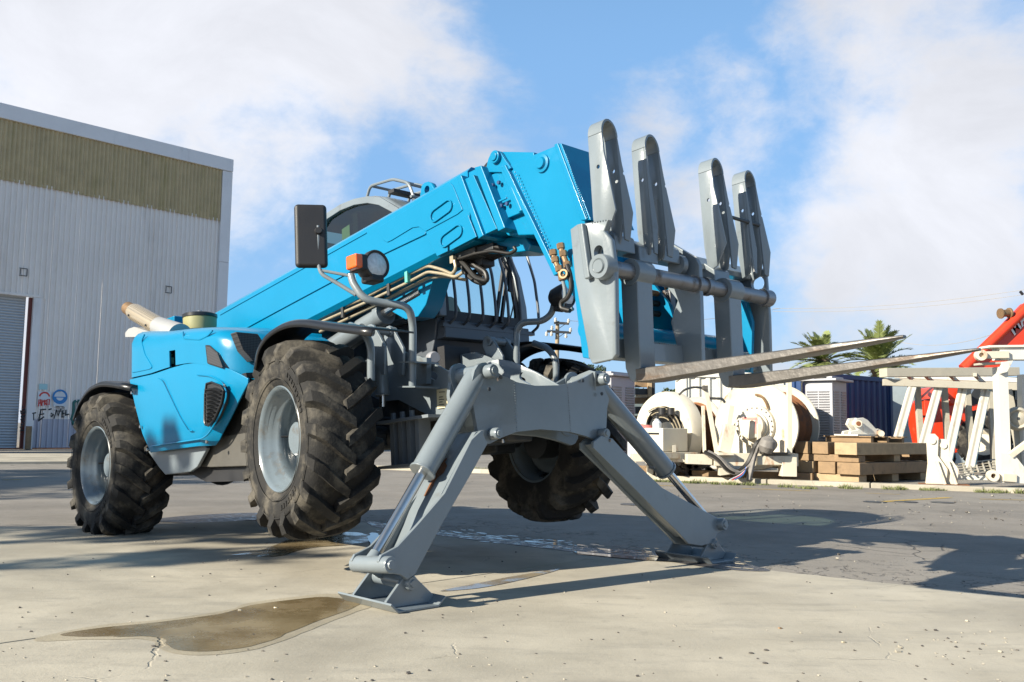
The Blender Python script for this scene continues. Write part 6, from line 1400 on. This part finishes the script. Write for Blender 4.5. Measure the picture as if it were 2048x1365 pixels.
# ---- palms
def palm(u, w, Y, R_, seed, label):
    rp = random.Random(seed); c = at(u, w, Y); g = thing('palm_tree', (c.x, c.y, 0), label, 'palm tree')
    put(MB().lathe([(.42, -c.z), (.32, -c.z * .6), (.30, -.6), (.48, -.2), (.3, .15), (0, .3)], c, (0, 0, 1), 14), 'trunk', 'palmtrunk', g)
    fr_ = []
    for k in range(48):
        az = rp.random() * 6.283; el = rp.uniform(-.3, 1.4); ln = R_ * rp.uniform(.8, 1.1); d_ = Vector((math.cos(az) * math.cos(el), math.sin(az) * math.cos(el), math.sin(el)))
        droop = rp.uniform(.1, .4) * ln; b = MB(); n_ = 13; prev = c.copy()
        pts2 = [c + d_ * (ln * t_ / n_) - Vector((0, 0, droop * (t_ / n_) ** 2.2)) for t_ in range(n_ + 1)]
        side_ = d_.cross(Vector((0, 0, 1))).normalized()
        for j in range(n_):
            b.bar(pts2[j], pts2[j + 1], .05 * (1 - j / n_) + .012)
            if j < 1: continue
            for m_ in range(3):
              base = pts2[j].lerp(pts2[j + 1], m_ / 3); tdir = (pts2[j + 1] - pts2[j]).normalized()
              for s_ in (-1, 1):
                L_ = R_ * .22 * math.sin(math.pi * min(1, (j + 1.5) / (n_ + 1.5))) ** .7 * rp.uniform(.8, 1.1)
                tip = base + (side_ * s_ * .75 + tdir * .75 + Vector((0, 0, rp.uniform(.0, .4)))) .normalized() * L_ - Vector((0, 0, .12 * L_)); wv_ = tdir * .045
                b._a([base - wv_, base + wv_, base.lerp(tip, .6) + wv_ * .8, tip, base.lerp(tip, .6) - wv_ * .6], [(0, 1, 2, 3, 4)])
        put(b, 'frond', 'leaf', g, smooth=False, fix=False)
palm(1646, 724, 48, 2.15, 5, 'palm tree behind the nearer fork tip, left of the other palm')
palm(1757, 726, 47, 2.45, 9, 'palm tree standing above the navy container, between the fork tips')
# ---- trees outside the picture on the left whose leaves throw the dappled shade
def tree(x, y, h, cr, n_, label, seed):
    g = thing('shade_tree', (x, y, 0), label, 'tree'); r3 = random.Random(seed); global rt; rt = r3
    MB().tube([(0, 0, 0), (.15, .1, h * .4), (0, .2, h * .75)], .16, 10).build('trunk', 'palmtrunk', g)
    b = MB()
    for k in range(n_):
        c = Vector((r3.gauss(0, cr * .5), r3.gauss(0, cr * .5), h + r3.gauss(0, cr * .28))); clump(b, c, cr * .22, 60, .13)
    b.build('crown', 'leaf2', g, smooth=False, fix=False)
tree(-15.6, -.1, 6.6, 2.2, 15, 'feathery gum tree standing outside the picture, nearest to the wheels', 31)
tree(-15.0, 1.5, 5.4, 1.8, 12, 'low gum tree outside the picture beside the concrete apron', 32)
tree(-12.6, .75, 6.55, .55, 5, 'small leafy bough tree outside the picture that dapples the engine cover', 35)
tree(-26.0, 4.6, 9.2, 3.2, 190, 'broad dense tree outside the picture shading the asphalt strip', 33)
tree(-31.0, 2.0, 10.2, 3.0, 170, 'farthest broad tree outside the picture by the shed forecourt', 34)

# ---- weeds along the kerb
b = MB(); rw = random.Random(21)
def tuft(p, r_, n_, h):
    for k in range(n_):
        a = rw.random() * 6.283; d_ = rw.random() ** .6 * r_; q = Vector((p.x + math.cos(a) * d_, p.y + math.sin(a) * d_ * .6, -.01)); hh = h * rw.uniform(.4, 1); l_ = Vector((rw.gauss(0, .5), rw.gauss(0, .5), 1)).normalized() * hh; w_ = Vector((rw.gauss(0, 1), rw.gauss(0, 1), 0)).normalized() * .008
        b._a([q - w_, q + w_, q + l_], [(0, 1, 2)])
for u, w in ((950, 941), (965, 942), (1000, 945), (1310, 963), (1325, 964), (1345, 965), (1372, 966), (1385, 967), (1400, 967), (1430, 969), (1460, 970), (1475, 970), (1500, 971), (1575, 975), (1610, 977), (1620, 978), (1690, 977), (1705, 978), (1780, 979), (1800, 980), (1855, 981), (1870, 981), (1960, 985), (1985, 986), (2000, 986), (2040, 987)):
    p = gnd(u, w - 1); tuft(p, rw.uniform(.08, .2), 90, rw.uniform(.05, .13))
for k in range(12): u = rw.uniform(1300, 2048); tuft(gnd(u, 963 + (u - 1300) * .031 - 1), .1, 30, .05)
o = b.build('weeds', 'weed', smooth=False, fix=False); o['kind'] = 'stuff'
# dry leaf and twig scraps on the concrete
for (u, w, m) in ((1687, 1286, 'pipe'), (1560, 1258, 'fitting'), (480, 1222, 'stonelight'), (552, 1217, 'pipe'), (307, 1294, 'stone'), (1532, 1302, 'stone'), (1530, 1328, 'stone'), (1502, 1308, 'stone')):
    p = gnd(u, w); b = MB().lathe([(0, .0), (.010, .002), (.008, .006), (0, .008)], (0, 0, 0), (.1, 0, 1), 7); o = b.build('debris', m); o.location = (p.x, p.y, 0); o.scale = (1.3, .7, 1)
    struct(o)
